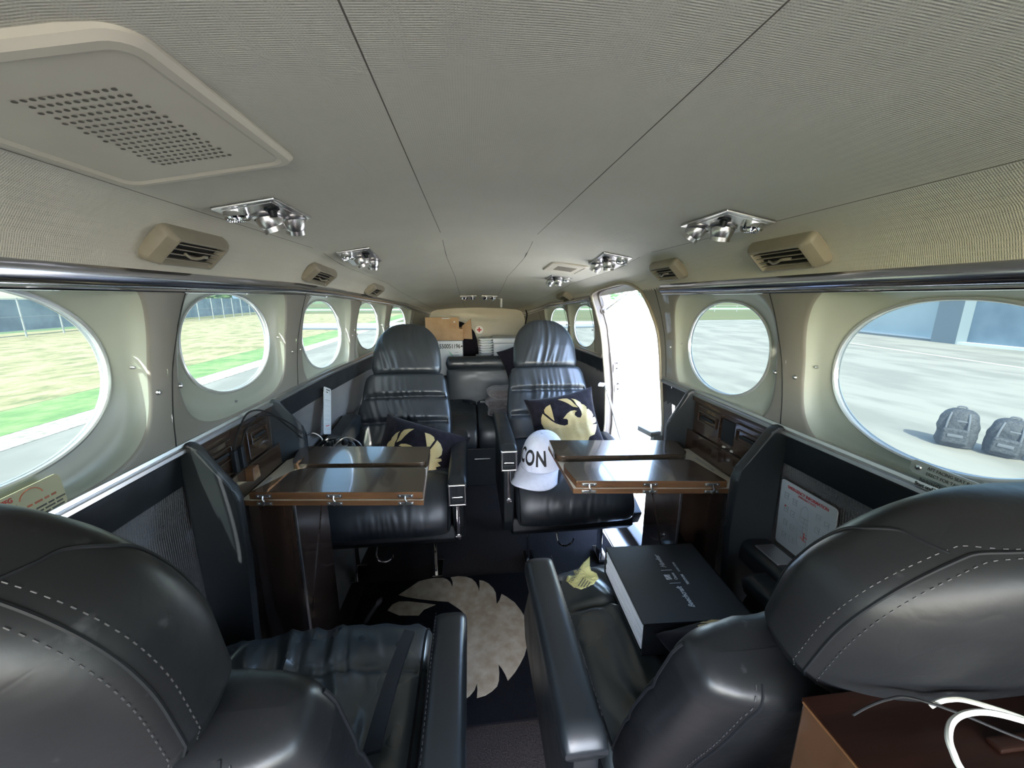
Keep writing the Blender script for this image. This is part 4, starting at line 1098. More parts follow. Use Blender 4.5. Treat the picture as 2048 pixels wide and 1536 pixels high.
# wall armrest on the right beside the card
wa = empty('side_ledge', (.66,.70,.545), 0, 'dark wall-mounted armrest with ashtray under the emergency card', 'armrest')
b = MB(); b.box((0,.0,0), (.085,.30,.07), .022, seg=4); b.build('arm_pad', LEA, wa)
b = MB(); b.box((-.004,.05,.036), (.05,.075,.004), .002); b.build('ashtray_lid', ALU, wa)
wb = empty('side_ledge', (-.65,1.55,.60), 0, 'long dark wall ledge armrest between the left console and left seat', 'armrest')
b = MB(); b.prism([(-.28,-.06),(.34,-.06),(.36,.02),(.30,.045),(-.10,.0),(-.28,-.03)], .07, Matrix(((0,0,1,-.035),(1,0,0,0),(0,1,0,0),(0,0,0,1))), bev=.012); b.build('arm_pad', LEA, wb, angle=50)

# ------------------------------------------------------------------ ceiling fittings
def ceil_frame(X, Y, flip=1):
    e = .02
    p = Vector((X, Y, ceil_z(X, Y)))
    dx = Vector((2*e, 0, ceil_z(X+e, Y)-ceil_z(X-e, Y))); dyv = Vector((0, 2*e, ceil_z(X, Y+e)-ceil_z(X, Y-e)))
    # local z points down into the cabin
    return frameM(p, -dx if flip > 0 else dx, dyv if flip > 0 else dyv) if False else frameM(p, dx, -dyv)
def light_panel(X, Y, label, w=.110, h=.172, mir=1, kind='full'):
    t = empty('reading_light_panel', M=ceil_frame(X, Y)); tag(t, label, 'reading light', 'ceiling reading light panels')
    b = MB(); b.box((0,0,.002), (w,h,.006), .0025); b.box((0,0,.0055), (w-.02,h-.02,.002), .001); b.build('plate', ALU, t, angle=30)
    def lamp(x, y, r, tilt, az):
        M = Matrix.Translation((x*mir, y, .006))
        b = MB(); b.lathe([(r*1.15,0),(r*1.2,.004),(r*1.05,.007)], M, 28)
        M2 = M @ Matrix.Rotation(R(az), 4, 'Z') @ Matrix.Rotation(R(tilt), 4, 'X')
        b.lathe([(r*.98,-.004),(r*1.05,.006),(r*1.02,.014),(r*.92,.021),(r*.88,.022),(r*.88,.031),(r*.82,.031),(r*.78,.025)], M2, 28)
        o = b.build('spot_lamp', CHROME if False else ALU, t, angle=35)
        b = MB(); b.lathe([(.0001,.028),(r*.80,.027)], M2, 24); b.build('lamp_lens', LENS, o)
    def gasper(x, y, r):
        M = Matrix.Translation((x*mir, y, .006))
        b = MB(); b.lathe([(r,0),(r,.010),(r*.9,.013),(r*.78,.008),(r*.70,.014),(r*.58,.009),(r*.48,.015),(r*.34,.010),(r*.26,.016),(r*.12,.010),(.0001,.010)], M, 28); b.build('air_gasper', CHROME, t, angle=25)
    gasper(-.030, .052, .0215)
    lamp(.000,.000,.0235, 18, 30)
    lamp(.028,-.052,.0215, 30, -30)
    b = MB(); b.lathe([(.013,0),(.013,.004),(.008,.006),(.006,.016),(.0001,.017)], Matrix.Translation((.030*mir,.045,.006)), 20); b.build('call_button', SHELL, t)
    return t
def lp(X, Y, side, label): return light_panel(X, Y, label, mir=1 if side < 0 else -1)
lp(-.465,.865,-1,'aluminium reading light panel on the left ceiling nearest the camera')
lp(-.452,1.49,-1,'aluminium reading light panel on the left ceiling, second one back')
lp(.490,.845,1,'aluminium reading light panel on the right ceiling nearest the camera')
lp(.470,1.50,1,'aluminium reading light panel on the right ceiling beside the small slotted grille')
lp(.405,2.08,1,'aluminium reading light panel on the right ceiling just behind the small slotted grille')
for x, lb in ((-.076,'small twin chrome dome light left of the aisle centre at the back'), (.076,'small twin chrome dome light right of the aisle centre at the back')):
    t = empty('dome_light', M=ceil_frame(x, 2.87)); tag(t, lb, 'ceiling light', 'rear aisle dome lights')
    b = MB(); b.box((0,0,.002), (.115,.07,.005), .002); b.build('plate', ALU, t)
    for dx in (-.026,.026):
        b = MB(); b.lathe([(.022,.004),(.024,.012),(.018,.024),(.0001,.030)], Matrix.Translation((dx,0,0)), 20); b.build('dome', CHROME, t)
def vent(side, Y, label, L=.178, w=.074):
    # on the outboard ceiling strip
    X = side*.593*sY(Y); M = ceil_frame(X, Y)
    pA = shell(side, Y, .627, 1.262); pB = shell(side, Y, .548, 1.338); c = pA.lerp(pB, .30)
    xd = (pB-pA)*(1 if side > 0 else -1); nrm = frameM(c, xd if side > 0 else -xd if False else xd, (0,-1,0))
    # make local: x along the strip slope (towards ceiling centre), y along cabin, z into the cabin
    x = (pB-pA).normalized(); y = Vector((0, side*1.0, 0)); z = x.cross(y)
    if z.dot(Vector((-side, 0, -1))) < 0: y = -y
    y2 = (shell(side, Y+.05, .59, 1.30)-shell(side, Y-.05, .59, 1.30)).normalized()*(1 if y.y > 0 else -1)
    M = frameM(c, x, y2)
    t = empty('air_vent', M=M); tag(t, label, 'air vent', 'beige ceiling air vents')
    b = MB()
    o1 = [(-w/2,-L/2),(w/2,-L/2),(w/2,L/2),(-w/2,L/2)]
    def ring(sx, sy, z, rad=.012):
        P = []
        for qx, qy, a0 in ((1,1,0),(-1,1,90),(-1,-1,180),(1,-1,270)):
            for k in range(5): a = R(a0+22.5*k); P.append(Vector((qx*(sx-rad)+rad*math.cos(a), qy*(sy-rad)+rad*math.sin(a), z)))
        return P
    b.loft([ring(w/2,L/2,-.006), ring(w/2,L/2,.006), ring(w/2-.003,L/2-.003,.014), ring(w/2-.007,L/2-.016,.023,.008), ring(w/2-.011,L/2-.022,.024,.004), ring(w/2-.012,L/2-.024,.021,.004), ring(w/2-.018,L/2-.03,.012,.004)], cap0=False, cap1=False)
    b.build('vent_housing', BEZEL, t, angle=28)
    b = MB(); b.box((0,0,.010), (w-.024,L-.05,.002)); b.build('vent_core', DARKV, t)
    b = MB()
    for k in range(4):
        x_ = -w/2+.020+k*(w-.040)/3
        b.box((x_,0,.018), (.0020,L-.05,.009), .0008, Matrix.Rotation(R(25),3,'Y'))
    b.build('louvers', BEZEL, t)
    b = MB(); b.tube(smooth_pts([(0.0,-.03,.022),(.004,-.014,.027),(0,0,.029),(-.004,.014,.027),(0,.03,.022)], 6), .0028, 6); b.build('direction_tab', BEZEL, t)
vent(-1,.835,'beige air vent on the left ceiling edge nearest the camera'); vent(-1,1.49,'beige air vent on the left ceiling edge, second from the camera'); vent(-1,2.14,'beige air vent on the left ceiling edge farthest from the camera')
vent(1,.79,'beige air vent on the right ceiling edge nearest the camera'); vent(1,1.33-.04,'beige air vent on the right ceiling edge just ahead of the door'); vent(1,2.48,'beige air vent on the right ceiling edge behind the door')
# big speaker grille, upper left
def slab_grille(X, Y, w, h, label, holes, lift=.011):
    t = empty('speaker_grille', M=ceil_frame(X, Y)); tag(t, label, 'speaker grille')
    b = MB()
    def ring(sx, sy, z, rad):
        P = []
        for qx, qy, a0 in ((1,1,0),(-1,1,90),(-1,-1,180),(1,-1,270)):
            for k in range(6): a = R(a0+18*k); P.append(Vector((qx*(sx-rad)+rad*math.cos(a), qy*(sy-rad)+rad*math.sin(a), z)))
        return P
    b.loft([ring(w/2,h/2,-.012,.022), ring(w/2,h/2,lift*.55,.022), ring(w/2-.005,h/2-.005,lift*.95,.02), ring(w/2-.013,h/2-.013,lift,.016), ring(w/2-.018,h/2-.018,lift*.78,.014), ring(w/2-.03,h/2-.03,lift*.85,.01)], cap0=False)
    b.build('grille_cover', GRILM, t, angle=24)
    b = MB()
    for x, y, r, l in holes:
        if l: b.box((x,y,lift*.85+.0004), (l,.0022,.0008))
        else: b.lathe([(.0001,0),(r,0)], Matrix.Translation((x,y,lift*.85+.0006)), 10)
    b.build('perforations', HOLE, t, norm=False)
hl = []
for i in range(12):
    for j in range(16): hl.append((-.028+.0072*i+(.0036 if j % 2 else 0), .078-.0104*j, .0023, 0))
slab_grille(-.417, .485, .228, .28, 'large beige perforated speaker grille on the left ceiling', hl)
slab_grille(.355, 1.745, .165, .22, 'small beige slotted speaker grille on the right ceiling behind the reading light', [(0,.05-.0095*j,0,.085) for j in range(11)], .010)
hk = empty('coat_hook', (.172,2.98,1.155), 0, 'small white hook hanging from the rear ceiling right of the dome lights', 'hook')
b = MB(); b.cyl((0,0,.035), (0,0,-.035), .009, n=14); b.box((-.008,0,.03), (.03,.02,.006), .002); b.build('hook_body', PLAST, hk)

# ------------------------------------------------------------------ luggage on rear shelf
def thing_box(name, c, size, m, label, cat, bev=.004, rz=0, group=None):
    e = empty(name, c, rz, label, cat, group); b = MB(); b.box((0,0,size[2]/2), size, bev); b.build('box_body', m, e); return e
e = thing_box('paper_box', (-.30,3.17,.585), (.34,.22,.275), PLAST, 'white printed carton behind the bench with black number 550051196', 'box')
F = lambda x, z: frameM((x,-.1108,z), (1,0,0), (0,0,1))
text_mesh('550051196', .048, F(-.012,.232), BLACKP, 'box_number', e, sx=.76, bold=.0008)
b = MB(); b.box((.163,-.1105,.232), (.012,.001,.012)); b.build('black_tab', BLACKP, e)
b = MB(); b.prism([(0,0),(.05,0),(.055,.09),(.02,.14),(.0,.155),(.03,.10)], .001, frameM((.055,-.1105,.045), (1,0,0), (0,0,1))); b.build('green_stripe', GREENP, e)
b = MB(); b.prism([(0,0),(.06,.004),(.05,.008),(.0,.006)], .001, frameM((.085,-.1112,.16), (1,0,0), (0,0,1))); b.box((.12,-.1106,.185), (.03,.001,.004)); b.build('grey_print', MGREY, e)
cbx = empty('cardboard_box', (-.275,3.19,.862), 0, 'open brown cardboard box on top of the white carton', 'box')
b = MB()
W, D, H = .30, .20, .09
b.box((0,-D/2,H/2), (W,.004,H)); b.box((0,D/2,H/2), (W,.004,H)); b.box((-W/2,0,H/2), (.004,D,H)); b.box((W/2,0,H/2), (.004,D,H)); b.box((0,0,.002), (W,D,.004)); b.build('box_walls', CARDB, cbx)
b = MB(); b.box((-.01,-D/2-.003,H+.045), (.26,.003,.09), 0, Matrix.Rotation(R(-6),3,'X')); b.build('box_flap', CARDB, cbx)
b = MB(); b.prism([(0,0),(.085,.0),(.07,.16),(-.01,.10)], .003, frameM((W/2+.0,-D/2+.02,H-.08), (.85,-.5,0), (.1,0,1))); b.build('box_flap', CARDB, cbx)
b = MB(); b.box((.02,-D/2-.0065,H+.082), (.06,.001,.008)); b.box((.085,-D/2-.0062,H+.055), (.012,.001,.010)); b.build('tape_piece', PLAST, cbx)
# black folded backrest
fb = empty('spare_seat_back', (-.075,3.40,.58), 0, 'black rounded backrest standing between the carton and the white trays', 'seat back')
b = MB(); pts = [(-.16,0),(.075,0),(.075,.16),(.066,.25),(.045,.32),(.0,.375),(-.07,.41),(-.16,.42)]
b.prism(pts, .06, frameM((0,.03,0), (1,0,0), (0,0,1)), bev=.012); b.build('backrest_shell', CUSH, fb, angle=50)
# trays
for k in range(7):
    e = empty('foam_tray', (.060+.004*random.uniform(-1,1), 3.20, .725+.0205*k), 0, None, None)
    tag(e, ['white foam tray at the bottom of the stack behind the bench', 'white foam tray second from the bottom of the stack behind the bench', 'white foam tray third from the bottom of the stack behind the bench', 'white foam tray in the middle of the stack behind the bench', 'white foam tray third from the top of the stack behind the bench', 'white foam tray second from the top of the stack behind the bench', 'white foam tray on top of the stack behind the bench'][k], 'tray', 'stacked white foam trays')
    b = MB(); b.loft([[Vector((sx*(w_), sy*(w_*.8), z_)) for sx, sy in ((-1,-1),(1,-1),(1,1),(-1,1))] for w_, z_ in ((.040,0),(.048,.010),(.060,.013),(.060,.017),(.045,.0185))]); b.build('tray_body', PLAST, e, angle=20)
b = MB(); b.box((.075,3.23,.65), (.20,.14,.14), .006); tag(b.build('tray_carton', PLAST), 'low white carton under the stack of foam trays', 'box')
wx_ = thing_box('cooler_box', (.27,3.28,.60), (.30,.22,.225), PLAST, 'white cooler box behind the bench beside the right seat headrest', 'cooler box', .014)
b = MB(); b.box((0,0,.245), (.31,.23,.045), .012); b.build('cooler_lid', PLAST, wx_)
b = MB(); b.box((0,-.111,.15), (.28,.004,.003)); b.build('cooler_groove', MGREY, wx_)
# first aid sticker
rc = empty('first_aid_sticker', (.015,3.563,.905), 0, 'round white sticker with a red cross on the rear bulkhead', 'sticker')
b = MB(); b.lathe([(.0001,0),(.036,0),(.036,.002)], Matrix.Rotation(R(90), 4, 'X'), 32); b.build('sticker_disc', mat('white_sticker', (.85,.85,.85), .4), rc)
b = MB(); b.box((0,-.0026,0), (.013,.001,.042)); b.box((0,-.0026,0), (.042,.001,.013)); b.build('red_cross', REDP, rc)
# strap hanging at right rear
cable([(.40,3.25,1.09),(.405,3.22,1.05),(.39,3.20,.98),(.385,3.19,.90)], .006, BCAB, 'hanging_strap', 'black strap hanging at the right rear corner above the right headrest', 'strap')
# blankets
for k, (zz, hh, w_) in enumerate(((.455,.055,.088),(.512,.058,.100),(.572,.066,.092))):
    e = empty('folded_blanket', (.120+.004*k, 2.38, zz), .1*k, ['grey folded blanket at the bottom of the pile on the rear bench', 'grey folded blanket in the middle of the pile on the rear bench', 'grey folded blanket on top of the pile on the rear bench'][k], 'blanket', 'folded grey blankets')
    b = MB(); rings = []
    for i in range(41):
        f = i/40; ring = []
        for kk in range(36):
            a = 2*PI*kk/36; c, s = math.cos(a), math.sin(a)
            ef = (1-abs(2*f-1)**4)**.3+.02
            x = w_*ef*math.copysign(abs(c)**.6, c); z = hh/2*(1+math.copysign(abs(s)**.75, s)*ef)
            q = noise.noise(Vector((x*18+k*5, f*4, z*40)))*.010
            ring.append(Vector((x+q, -.09+.18*f+q*.6, z+q*.5)))
        rings.append(ring)
    b.loft(rings); b.build('blanket_fold', TOWEL, e, angle=80)
    b = MB(); b.tube(smooth_pts([(-w_*.96,-.02,hh*.5),(-w_*.8,-.07,hh*.55),(-w_*.3,-.098,hh*.45),(0,-.10,hh*.62),(w_*.3,-.095,hh*.4),(w_*.6,-.09,hh*.55)], 8), .006, 8); b.build('rolled_edge', TOWEL, e)

# ------------------------------------------------------------------ wooden cabinet, bottom right
wc = empty('wooden_cabinet', (.4255,.14,0), 0, 'glossy reddish wooden cabinet at the bottom right behind the near seat', 'cabinet')
b = MB(); b.box((0,0,.40), (.35,.265,.796), .003); b.build('cabinet_body', RWOODS, wc, angle=30)
b = MB(); b.box((0.001,0,.799), (.352,.268,.006), .0015); b.box((.055,.075,.804), (.20,.012,.006), .0025); tp = b.build('cabinet_top', RWOOD, wc, angle=30)
b = MB()
for y0_, y1_, z0_, z1_ in ((-.10,.085,.735,.738),(-.10,.085,.66,.663)): b.box((-.1765,(y0_+y1_)/2,(z0_+z1_)/2), (.003,y1_-y0_,.002), .0006)
b.box((-.1765,.085,.699), (.003,.003,.075), .0006); b.build('door_groove', ALU, wc)
b = MB(); b.box((-.1765,.055,.722), (.003,.018,.018), .001); b.build('finger_recess', SHELL, wc)
b = MB(); b.box((-.1755,0,.7985), (.0016,.262,.0016)); b.build('top_edge_inlay', EWOOD, wc)
cable([(.58,.150,.811),(.47,.185,.818),(.425,.212,.822),(.405,.225,.824),(.380,.238,.825),(.366,.241,.824),(.358,.242,.821),(.354,.244,.814)], .0022, WCAB, 'charging_cable', 'white cable running along the top of the wooden cabinet near the seat back', 'cable')
cable([(.55,.15,.812),(.46,.185,.822),(.41,.209,.830),(.382,.221,.832),(.360,.2235,.832),(.340,.220,.831),(.325,.212,.829),(.317,.203,.826),(.314,.190,.820),(.325,.160,.812),(.34,.12,.812)], .0025, WCAB, 'charging_cable', 'white cable looping over the wooden cabinet at the bottom right corner', 'cable')
cable([(.275,.246,.812),(.292,.248,.817),(.312,.249,.821),(.333,.247,.823),(.365,.232,.820),(.403,.208,.815),(.47,.17,.812)], .0012, BCAB, 'thin_cord', 'thin black cord crossing between the two white cables', 'cord')

# ------------------------------------------------------------------ outside
GZ = -1.1
def plane(name, pts, m, z, thick=.02):
    b = MB(); b.prism(pts, thick, Matrix.Translation((0,0,z-thick))); o = b.build(name, m, smooth=False); return tag(o, kind='structure')
ASPH = noisy('pale_tarmac', (.19,.185,.162), (.26,.25,.22), 1.1, .9, detail=12, lo=.4, hi=.58, stretch=(1,.4,1))
GRV = noisy('gravel_edge', (.24,.22,.18), (.52,.49,.42), 9, .95, detail=10)
def grassmat(name, cols, sc_, st=(1,1,1)):
    m = mat(name, cols[0], .95); v = coords(m, st)
    n = nd(m, 'ShaderNodeTexNoise'); n.inputs['Scale'].default_value = sc_; n.inputs['Detail'].default_value = 12; n.inputs['Roughness'].default_value = .7; lk(m, v, n.inputs['Vector'])
    lk(m, ramp(m, n.outputs['Fac'], [(.33, cols[0]), (.48, cols[1]), (.6, cols[2]), (.7, cols[3])]), bsdf(m).inputs['Base Color']); return m
DRY = grassmat('dry_patchy_grass', [(.10,.13,.04),(.27,.24,.11),(.36,.30,.18),(.15,.17,.06)], 1.6, (1,.6,1))
GREEN = grassmat('green_field', [(.07,.135,.05),(.09,.165,.06),(.115,.19,.07),(.16,.20,.09)], .12, (.3,1,1))
YELG = grassmat('yellow_green_field', [(.06,.075,.015),(.09,.10,.024),(.12,.115,.035),(.075,.085,.02)], .2, (.2,1,1))
VERGE = grassmat('green_verge', [(.07,.16,.04),(.12,.23,.06),(.20,.27,.10),(.26,.26,.13)], 1.5)
plane('ground', [(-400,-200),(400,-200),(400,600),(-400,600)], GREEN, GZ-.06, .2)
plane('apron', [(-7.3,-60),(60,-60),(60,39),(-7.2,39)], ASPH, GZ)
plane('gravel_strip', [(-8.1,-60),(-7.25,-60),(-7.2,60),(-8.2,60)], GRV, GZ+.01)
plane('green_verge', [(-9.8,-60),(-7.95,-60),(-8.0,60),(-10.0,60)], VERGE, GZ+.015)
plane('dry_meadow', [(-30,-60),(-9.6,-60),(-9.7,34),(-9.7,60),(-30,60)], DRY, GZ+.02)
plane('yellow_field', [(-60,39.2),(120,39.2),(120,70),(-60,70)], YELG, GZ+.005)
plane('concrete_road', [(-150,76),(200,76),(200,84),(-150,84)], mat('pale_road', (.5,.48,.42), .9), GZ+.01)
plane('yellow_field_far', [(-200,100),(300,100),(300,170),(-200,170)], YELG, GZ+.005)
ln = lambda a, b_, w: [(a[0]-w, a[1]), (b_[0]-w, b_[1]), (b_[0]+w, b_[1]), (a[0]+w, a[1])]
plane('painted_line', ln((17.3,5), (20.1,21), .08), mat('white_paint', (.62,.60,.52), .8), GZ+.006, .01)
# hangar
WALLB = noisy('blue_grey_cladding', (.36,.43,.46), (.40,.47,.50), .6, .6); HDOOR = noisy('dark_blue_hangar_door', (.10,.16,.22), (.16,.23,.30), .8, .25, detail=9)
hg = empty('hangar', (26,20,GZ), 0, 'blue-grey hangar wall with a dark blue door beyond the apron on the right', 'building')
def wallseg(a, b_, h, m, nm, th=.3, z=0):
    A = Vector((a[0]-26, a[1]-20, 0)); B = Vector((b_[0]-26, b_[1]-20, 0)); d = (B-A); c = (A+B)/2
    bb = MB(); bb.box((c.x, c.y, z+h/2), (d.length, th, h), 0, Matrix.Rotation(math.atan2(d.y, d.x), 3, 'Z')); return bb.build(nm, m, hg, smooth=False)
wallseg((28.6,30.5), (26.2,18.6), 7, WALLB, 'cladding_wall'); wallseg((26.2,18.6), (24.9,18.2), 7, WALLB, 'corner_return'); wallseg((24.9,18.2), (24.6,16.9), 7, mat('pillar_blue', (.14,.18,.21), .6), 'door_pillar', .5)
wallseg((25.0,16.9), (24.0,3), 7, HDOOR, 'hangar_door'); wallseg((24.7,17.2), (23.6,3), .12, PLAST, 'door_track', .5)
wallseg((28.5,30.5), (26.1,18.6), .10, PLAST, 'wall_plinth', .5)
bb = MB(); bb.box((.55,-.2,3.35-.4), (.5,.4,.3), .03); bb.build('wall_lamp', PLAST, hg)
# backpacks
BPM = noisy('backpack_nylon', (.022,.026,.034), (.045,.052,.062), 30, .7, bump=.6, bd=.02); BPS = mat('backpack_trim', (.10,.11,.13), .5)
def backpack(x, y, rz, w, h, tilt, label, seed):
    M = Matrix.Translation((x, y, GZ)) @ Matrix.Rotation(rz, 4, 'Z') @ Matrix.Rotation(R(tilt), 4, 'Y')
    t = empty('backpack', M=M); tag(t, label, 'backpack', 'black backpacks on the apron')
    b = MB(); rings = []
    for j in range(25):
        f = j/24; z = .02+h*f; k = (1-max(0, (f-.55)/.45)**2.4)**.5+.05; k *= .9+.1*min(1, f*6)
        ring = []
        for (px_, py_) in superloop(1,1,1,3,28):
            q = 1+.10*noise.noise(Vector((px_*2+seed, py_*2, f*5))); ring.append(Vector((px_*w/2*k*q, py_*.14*k*q, z)))
        rings.append(ring)
    b.loft(rings); b.build('main_bag', BPM, t)
    b = MB(); b.box((0,-.15,h*.32), (w*.72,.12,h*.42), .04, seg=3); b.build('front_pocket', BPM, t)
    for sx in (-1, 1):
        b = MB(); b.tube(smooth_pts([(sx*w*.22,-.10,h*.92),(sx*w*.26,-.16,h*.7),(sx*w*.28,-.17,h*.4),(sx*w*.3,-.12,h*.1)], 6), .012, 6); b.build('strap', BPS, t)
    b = MB(); b.tube(smooth_pts([(-.05,0,h*.97),(-.04,0,h*1.06),(.04,0,h*1.06),(.05,0,h*.97)], 6), .012, 6); b.build('carry_handle', BPS, t)
    b = MB(); b.box((0,-.215,h*.35), (w*.4,.012,.05), .01); b.box((w*.1,-.14,h*.72), (w*.3,.02,.03), .01); b.build('buckle', BPS, t)
rzb = R(-58)
backpack(7.52, 4.97, rzb, .42, .60, 0, 'upright black backpack on the apron, leftmost of the three seen through the window', 1)
backpack(7.76, 4.56, rzb, .40, .56, 5, 'black backpack leaning to a peak in the middle of the three outside', 5)
backpack(8.02, 4.14, rzb, .42, .46, -4, 'black backpack on the apron at the right frame edge', 9)
# horizontal stabilisers
STABM = mat('white_aircraft_paint', (.72,.72,.72), .25)
for side, lb in ((-1, 'white tailplane half seen through the left rear windows'), (1, 'white tailplane half seen through the right rear windows and the door')):
    b = MB(); rings = []
    for i in range(13):
        f = i/12; x = side*(.27+3.05*f); ch_ = .95-.30*f; th_ = .085*(1-.4*f)*(1 if i < 12 else .2); yy = 6.55+.16*f
        prof = [(0,0),(.02,.35),(.08,.75),(.25,1),(.5,.85),(1,.03),(1,-.03),(.5,-.75),(.25,-.9),(.08,-.65),(.02,-.35)]
        rings.append([Vector((x, yy+ch_*p, .70+th_*q*.9+.02*f)) for p, q in prof])
    b.loft(rings); o = b.build('tailplane', STABM, angle=50); tag(o, lb, 'tailplane', 'aircraft tailplane halves')
    b = MB(); b.tube([r[0]+Vector((0,-.004,0)) for r in rings[:-1]], .034, 8); b.build('deicing_boot', mat('grey_boot', (.18,.22,.28), .5) if side < 0 else bpy.data.materials['grey_boot'], o)  # blue-grey tube paints in the shade along the leading edge and underside
# tail cone below the stabiliser
b = MB(); b.loft([[Vector((r*math.cos(2*PI*k/24), y, zc+r*1.1*math.sin(2*PI*k/24))) for k in range(24)] for y, r, zc in ((3.75,.55,.55),(5,.40,.6),(6.4,.26,.66),(7.8,.10,.72))]); tag(b.build('tail_cone', STABM), 'white tapering tail cone behind the cabin', 'aircraft tail')
# roof skin that keeps the sun off the headliner
b = MB()
def skin(u, v):
    Y = -1.22+4.8*v; k = -1+2*u; x = .685*math.sin(k*PI/2); a = abs(x)/.685
    z = 1.235+(1.397+.045-1.235)*(1-a**3.2)**.6
    return Vector((x*sY(Y), Y, zmap(z, Y)))
b.grid(skin, 33, 50); tag(b.build('ceiling_outer_skin', STABM, norm=False), kind='structure')
# fence and hedge on the left
FEN = noisy('blue_grey_screen_cloth', (.10,.145,.18), (.20,.26,.29), .9, .8, detail=8)
pts = [(-25.0,8),(-26.3,24),(-27.2,34),(-27.8,46),(-30,62)]
fe = empty('screen_fence', (-26.5,30,GZ), 0, 'blue-grey screened wire fence beyond the dry grass on the left', 'fence')
b = MB()
for a, c in zip(pts, pts[1:]):
    A = Vector((a[0]-1.5+26.5, a[1]-30, 0)); B = Vector((c[0]-1.5+26.5, c[1]-30, 0)); d = B-A; cc = (A+B)/2; b.box((cc.x, cc.y, 1.25), (d.length, .05, 1.9), 0, Matrix.Rotation(math.atan2(d.y, d.x), 3, 'Z'))
b.build('screen_cloth', FEN, fe, smooth=False)
for i in range(22):
    Y = 9+2.45*i; X = interp(Y, [p[1] for p in pts], [p[0] for p in pts])
    b = MB(); b.cyl((X+26.5, Y-30, 0), (X+26.5, Y-30, 2.3), .045, n=8); b.build('post', mat('post_grey', (.25,.27,.27), .6) if i == 0 else bpy.data.materials['post_grey'], fe)
b = MB()
for z in (.4,1.2,2.25):
    b.tube([Vector((interp(Y, [p[1] for p in pts], [p[0] for p in pts])+26.5, Y-30, z)) for Y in range(8, 62, 3)], .012, 5)
b.build('fence_wire', bpy.data.materials['post_grey'], fe)
hs_ = empty('orange_roof_hut', (-45.5,36,GZ), .3, 'small building with an orange roof behind the left fence', 'building')
b = MB(); b.box((0,0,1.25), (4,5,2.5)); b.build('hut_walls', PLAST, hs_)
b = MB(); b.prism([(-2.4,0),(2.4,0),(0,1.2)], 5.4, Matrix.Translation((0,2.7,2.45)) @ Matrix.Rotation(R(90), 4, 'X')); b.build('hut_roof', mat('orange_tiles', (.75,.18,.05), .8), hs_, smooth=False)
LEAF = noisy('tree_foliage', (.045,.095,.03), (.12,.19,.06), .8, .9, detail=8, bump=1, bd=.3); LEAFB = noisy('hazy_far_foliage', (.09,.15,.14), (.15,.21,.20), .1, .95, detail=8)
BARK = mat('bark', (.08,.06,.04), .9)
def tree(x, y, h, w, label, m=LEAF, seed=0):
    t = empty('tree', (x, y, GZ), 0, label, 'tree', 'trees beyond the airfield')
    b = MB(); b.cyl((0,0,0), (0,0,h*.5), w*.05, w*.03, 8); b.build('trunk', BARK, t)
    b = MB(); r = bmesh.ops.create_icosphere(b.bm, subdivisions=4, radius=1)
    for v in b.bm.verts:
        q = 1+.35*noise.noise(v.co*1.8+Vector((seed,0,0)))+.22*noise.noise(v.co*5+Vector((seed,0,0)))
        v.co = Vector((v.co.x*w/2*q, v.co.y*w/2*q, h*.62+v.co.z*h*.42*q))
    b.build('crown', m, t, norm=False)
random.seed(3)
NM = ['beyond the left fence, nearest the camera', 'beyond the left fence, second along it', 'beyond the left fence, third along it', 'beyond the left fence, fourth along it', 'beyond the left fence, fifth along it', 'at the far end of the left fence']
for i, (x, y) in enumerate(((-37,17),(-40,24),(-38,31),(-36,43),(-39,52),(-40,64))):
    tree(x, y, 3.6+.5*random.random(), 6.5, 'bushy green tree '+NM[i], seed=i*3)
for i in range(7):
    x = 20+24*i; tree(x, 190, 9+3*random.random(), 15, 'hazy round tree on the horizon through the door, %s' % ['first from the left','second from the left','third from the left','fourth from the left','third from the right','second from the right','rightmost'][i], LEAFB, 20+i)
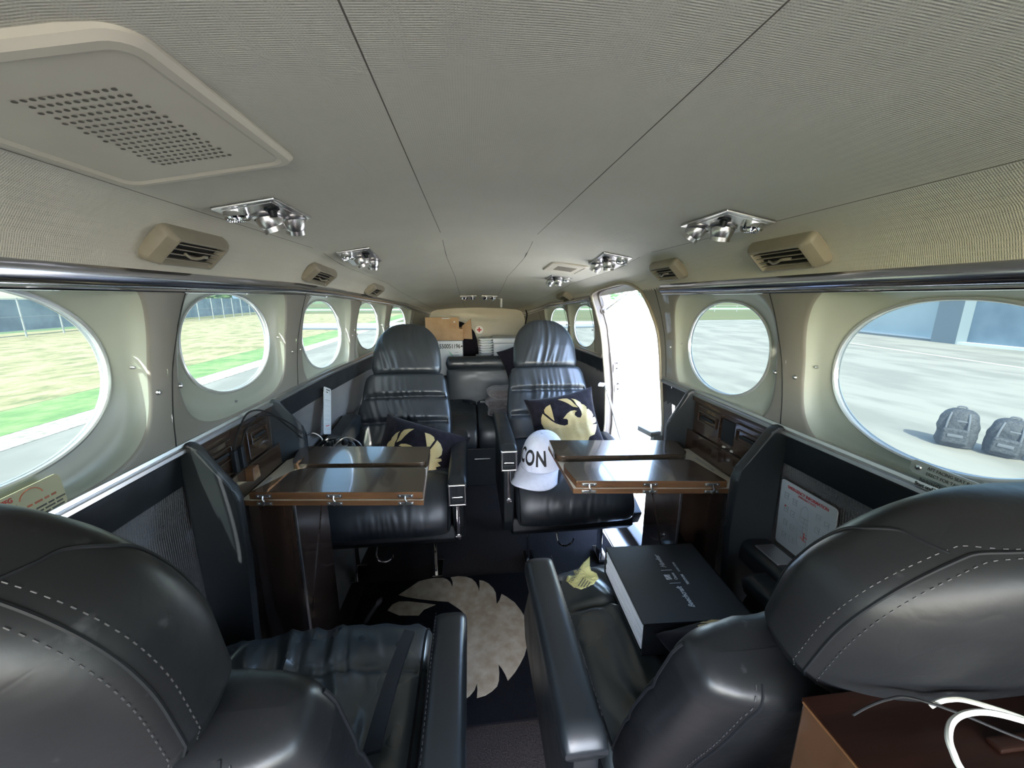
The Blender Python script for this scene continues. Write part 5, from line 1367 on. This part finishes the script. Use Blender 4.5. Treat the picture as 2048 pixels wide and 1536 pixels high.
# wire railing in the far field seen through the door
ff = empty('field_fence', (15,62,GZ), 0, 'low post and rail fence in the yellow field seen through the door', 'fence')
b = MB()
for z in (.5,1.0): b.box((10,0,z), (60,.05,.05))
b.build('rail', bpy.data.materials['post_grey'], ff)
b = MB(); 
for i in range(16): b.box((-18+4*i,0,.5), (.08,.08,1.1))
o = b.build('posts', bpy.data.materials['post_grey'], ff); o.name = 'post_row'
# hills
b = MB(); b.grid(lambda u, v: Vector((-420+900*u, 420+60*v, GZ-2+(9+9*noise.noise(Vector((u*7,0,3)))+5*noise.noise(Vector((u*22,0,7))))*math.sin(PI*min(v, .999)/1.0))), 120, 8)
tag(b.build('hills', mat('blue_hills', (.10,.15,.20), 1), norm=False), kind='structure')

# ------------------------------------------------------------------ light
w = bpy.data.worlds.new('World'); sc.world = w; w.use_nodes = True
nt_ = w.node_tree; bg = nt_.nodes['Background']
sky = nt_.nodes.new('ShaderNodeTexSky'); sky.sky_type = 'NISHITA'; sky.sun_disc = False; sky.sun_elevation = R(42); sky.air_density = 1.0; sky.dust_density = 1.5; sky.ozone_density = 1.0
SUND = Vector((.19,1,-.90)).normalized()   # travel direction of the sunlight
sky.sun_rotation = math.atan2(-SUND.x, -SUND.y)
nt_.links.new(sky.outputs[0], bg.inputs[0]); bg.inputs[1].default_value = .8
sl = bpy.data.lights.new('sun', 'SUN'); sl.energy = 13; sl.angle = R(.7); sl.color = (1,.95,.86)
so = bpy.data.objects.new('sun', sl); COL.objects.link(so); so.rotation_euler = SUND.to_track_quat('-Z', 'Y').to_euler(); so.location = (-3,-10,12)

# ------------------------------------------------------------------ camera
cam = bpy.data.cameras.new('camera'); co = bpy.data.objects.new('camera', cam); COL.objects.link(co)
cam.sensor_width = 36; cam.lens = 36*770/2048; cam.clip_start = .01; cam.clip_end = 2000
yw, pt = R(6.2), R(12.6)
co.location = (-.07,0,1.19); co.rotation_euler = (R(90)-pt, 0, -yw)
sc.camera = co
sc.view_settings.view_transform = 'Standard'; sc.view_settings.look = 'None'; sc.view_settings.gamma = 1; sc.view_settings.exposure = 2.4
sc.view_settings.use_curve_mapping = False
sc.cycles.max_bounces = 10; sc.cycles.diffuse_bounces = 6; sc.cycles.glossy_bounces = 4; sc.cycles.transparent_max_bounces = 12
sc.cycles.caustics_reflective = False; sc.cycles.caustics_refractive = False; sc.cycles.sample_clamp_indirect = 6
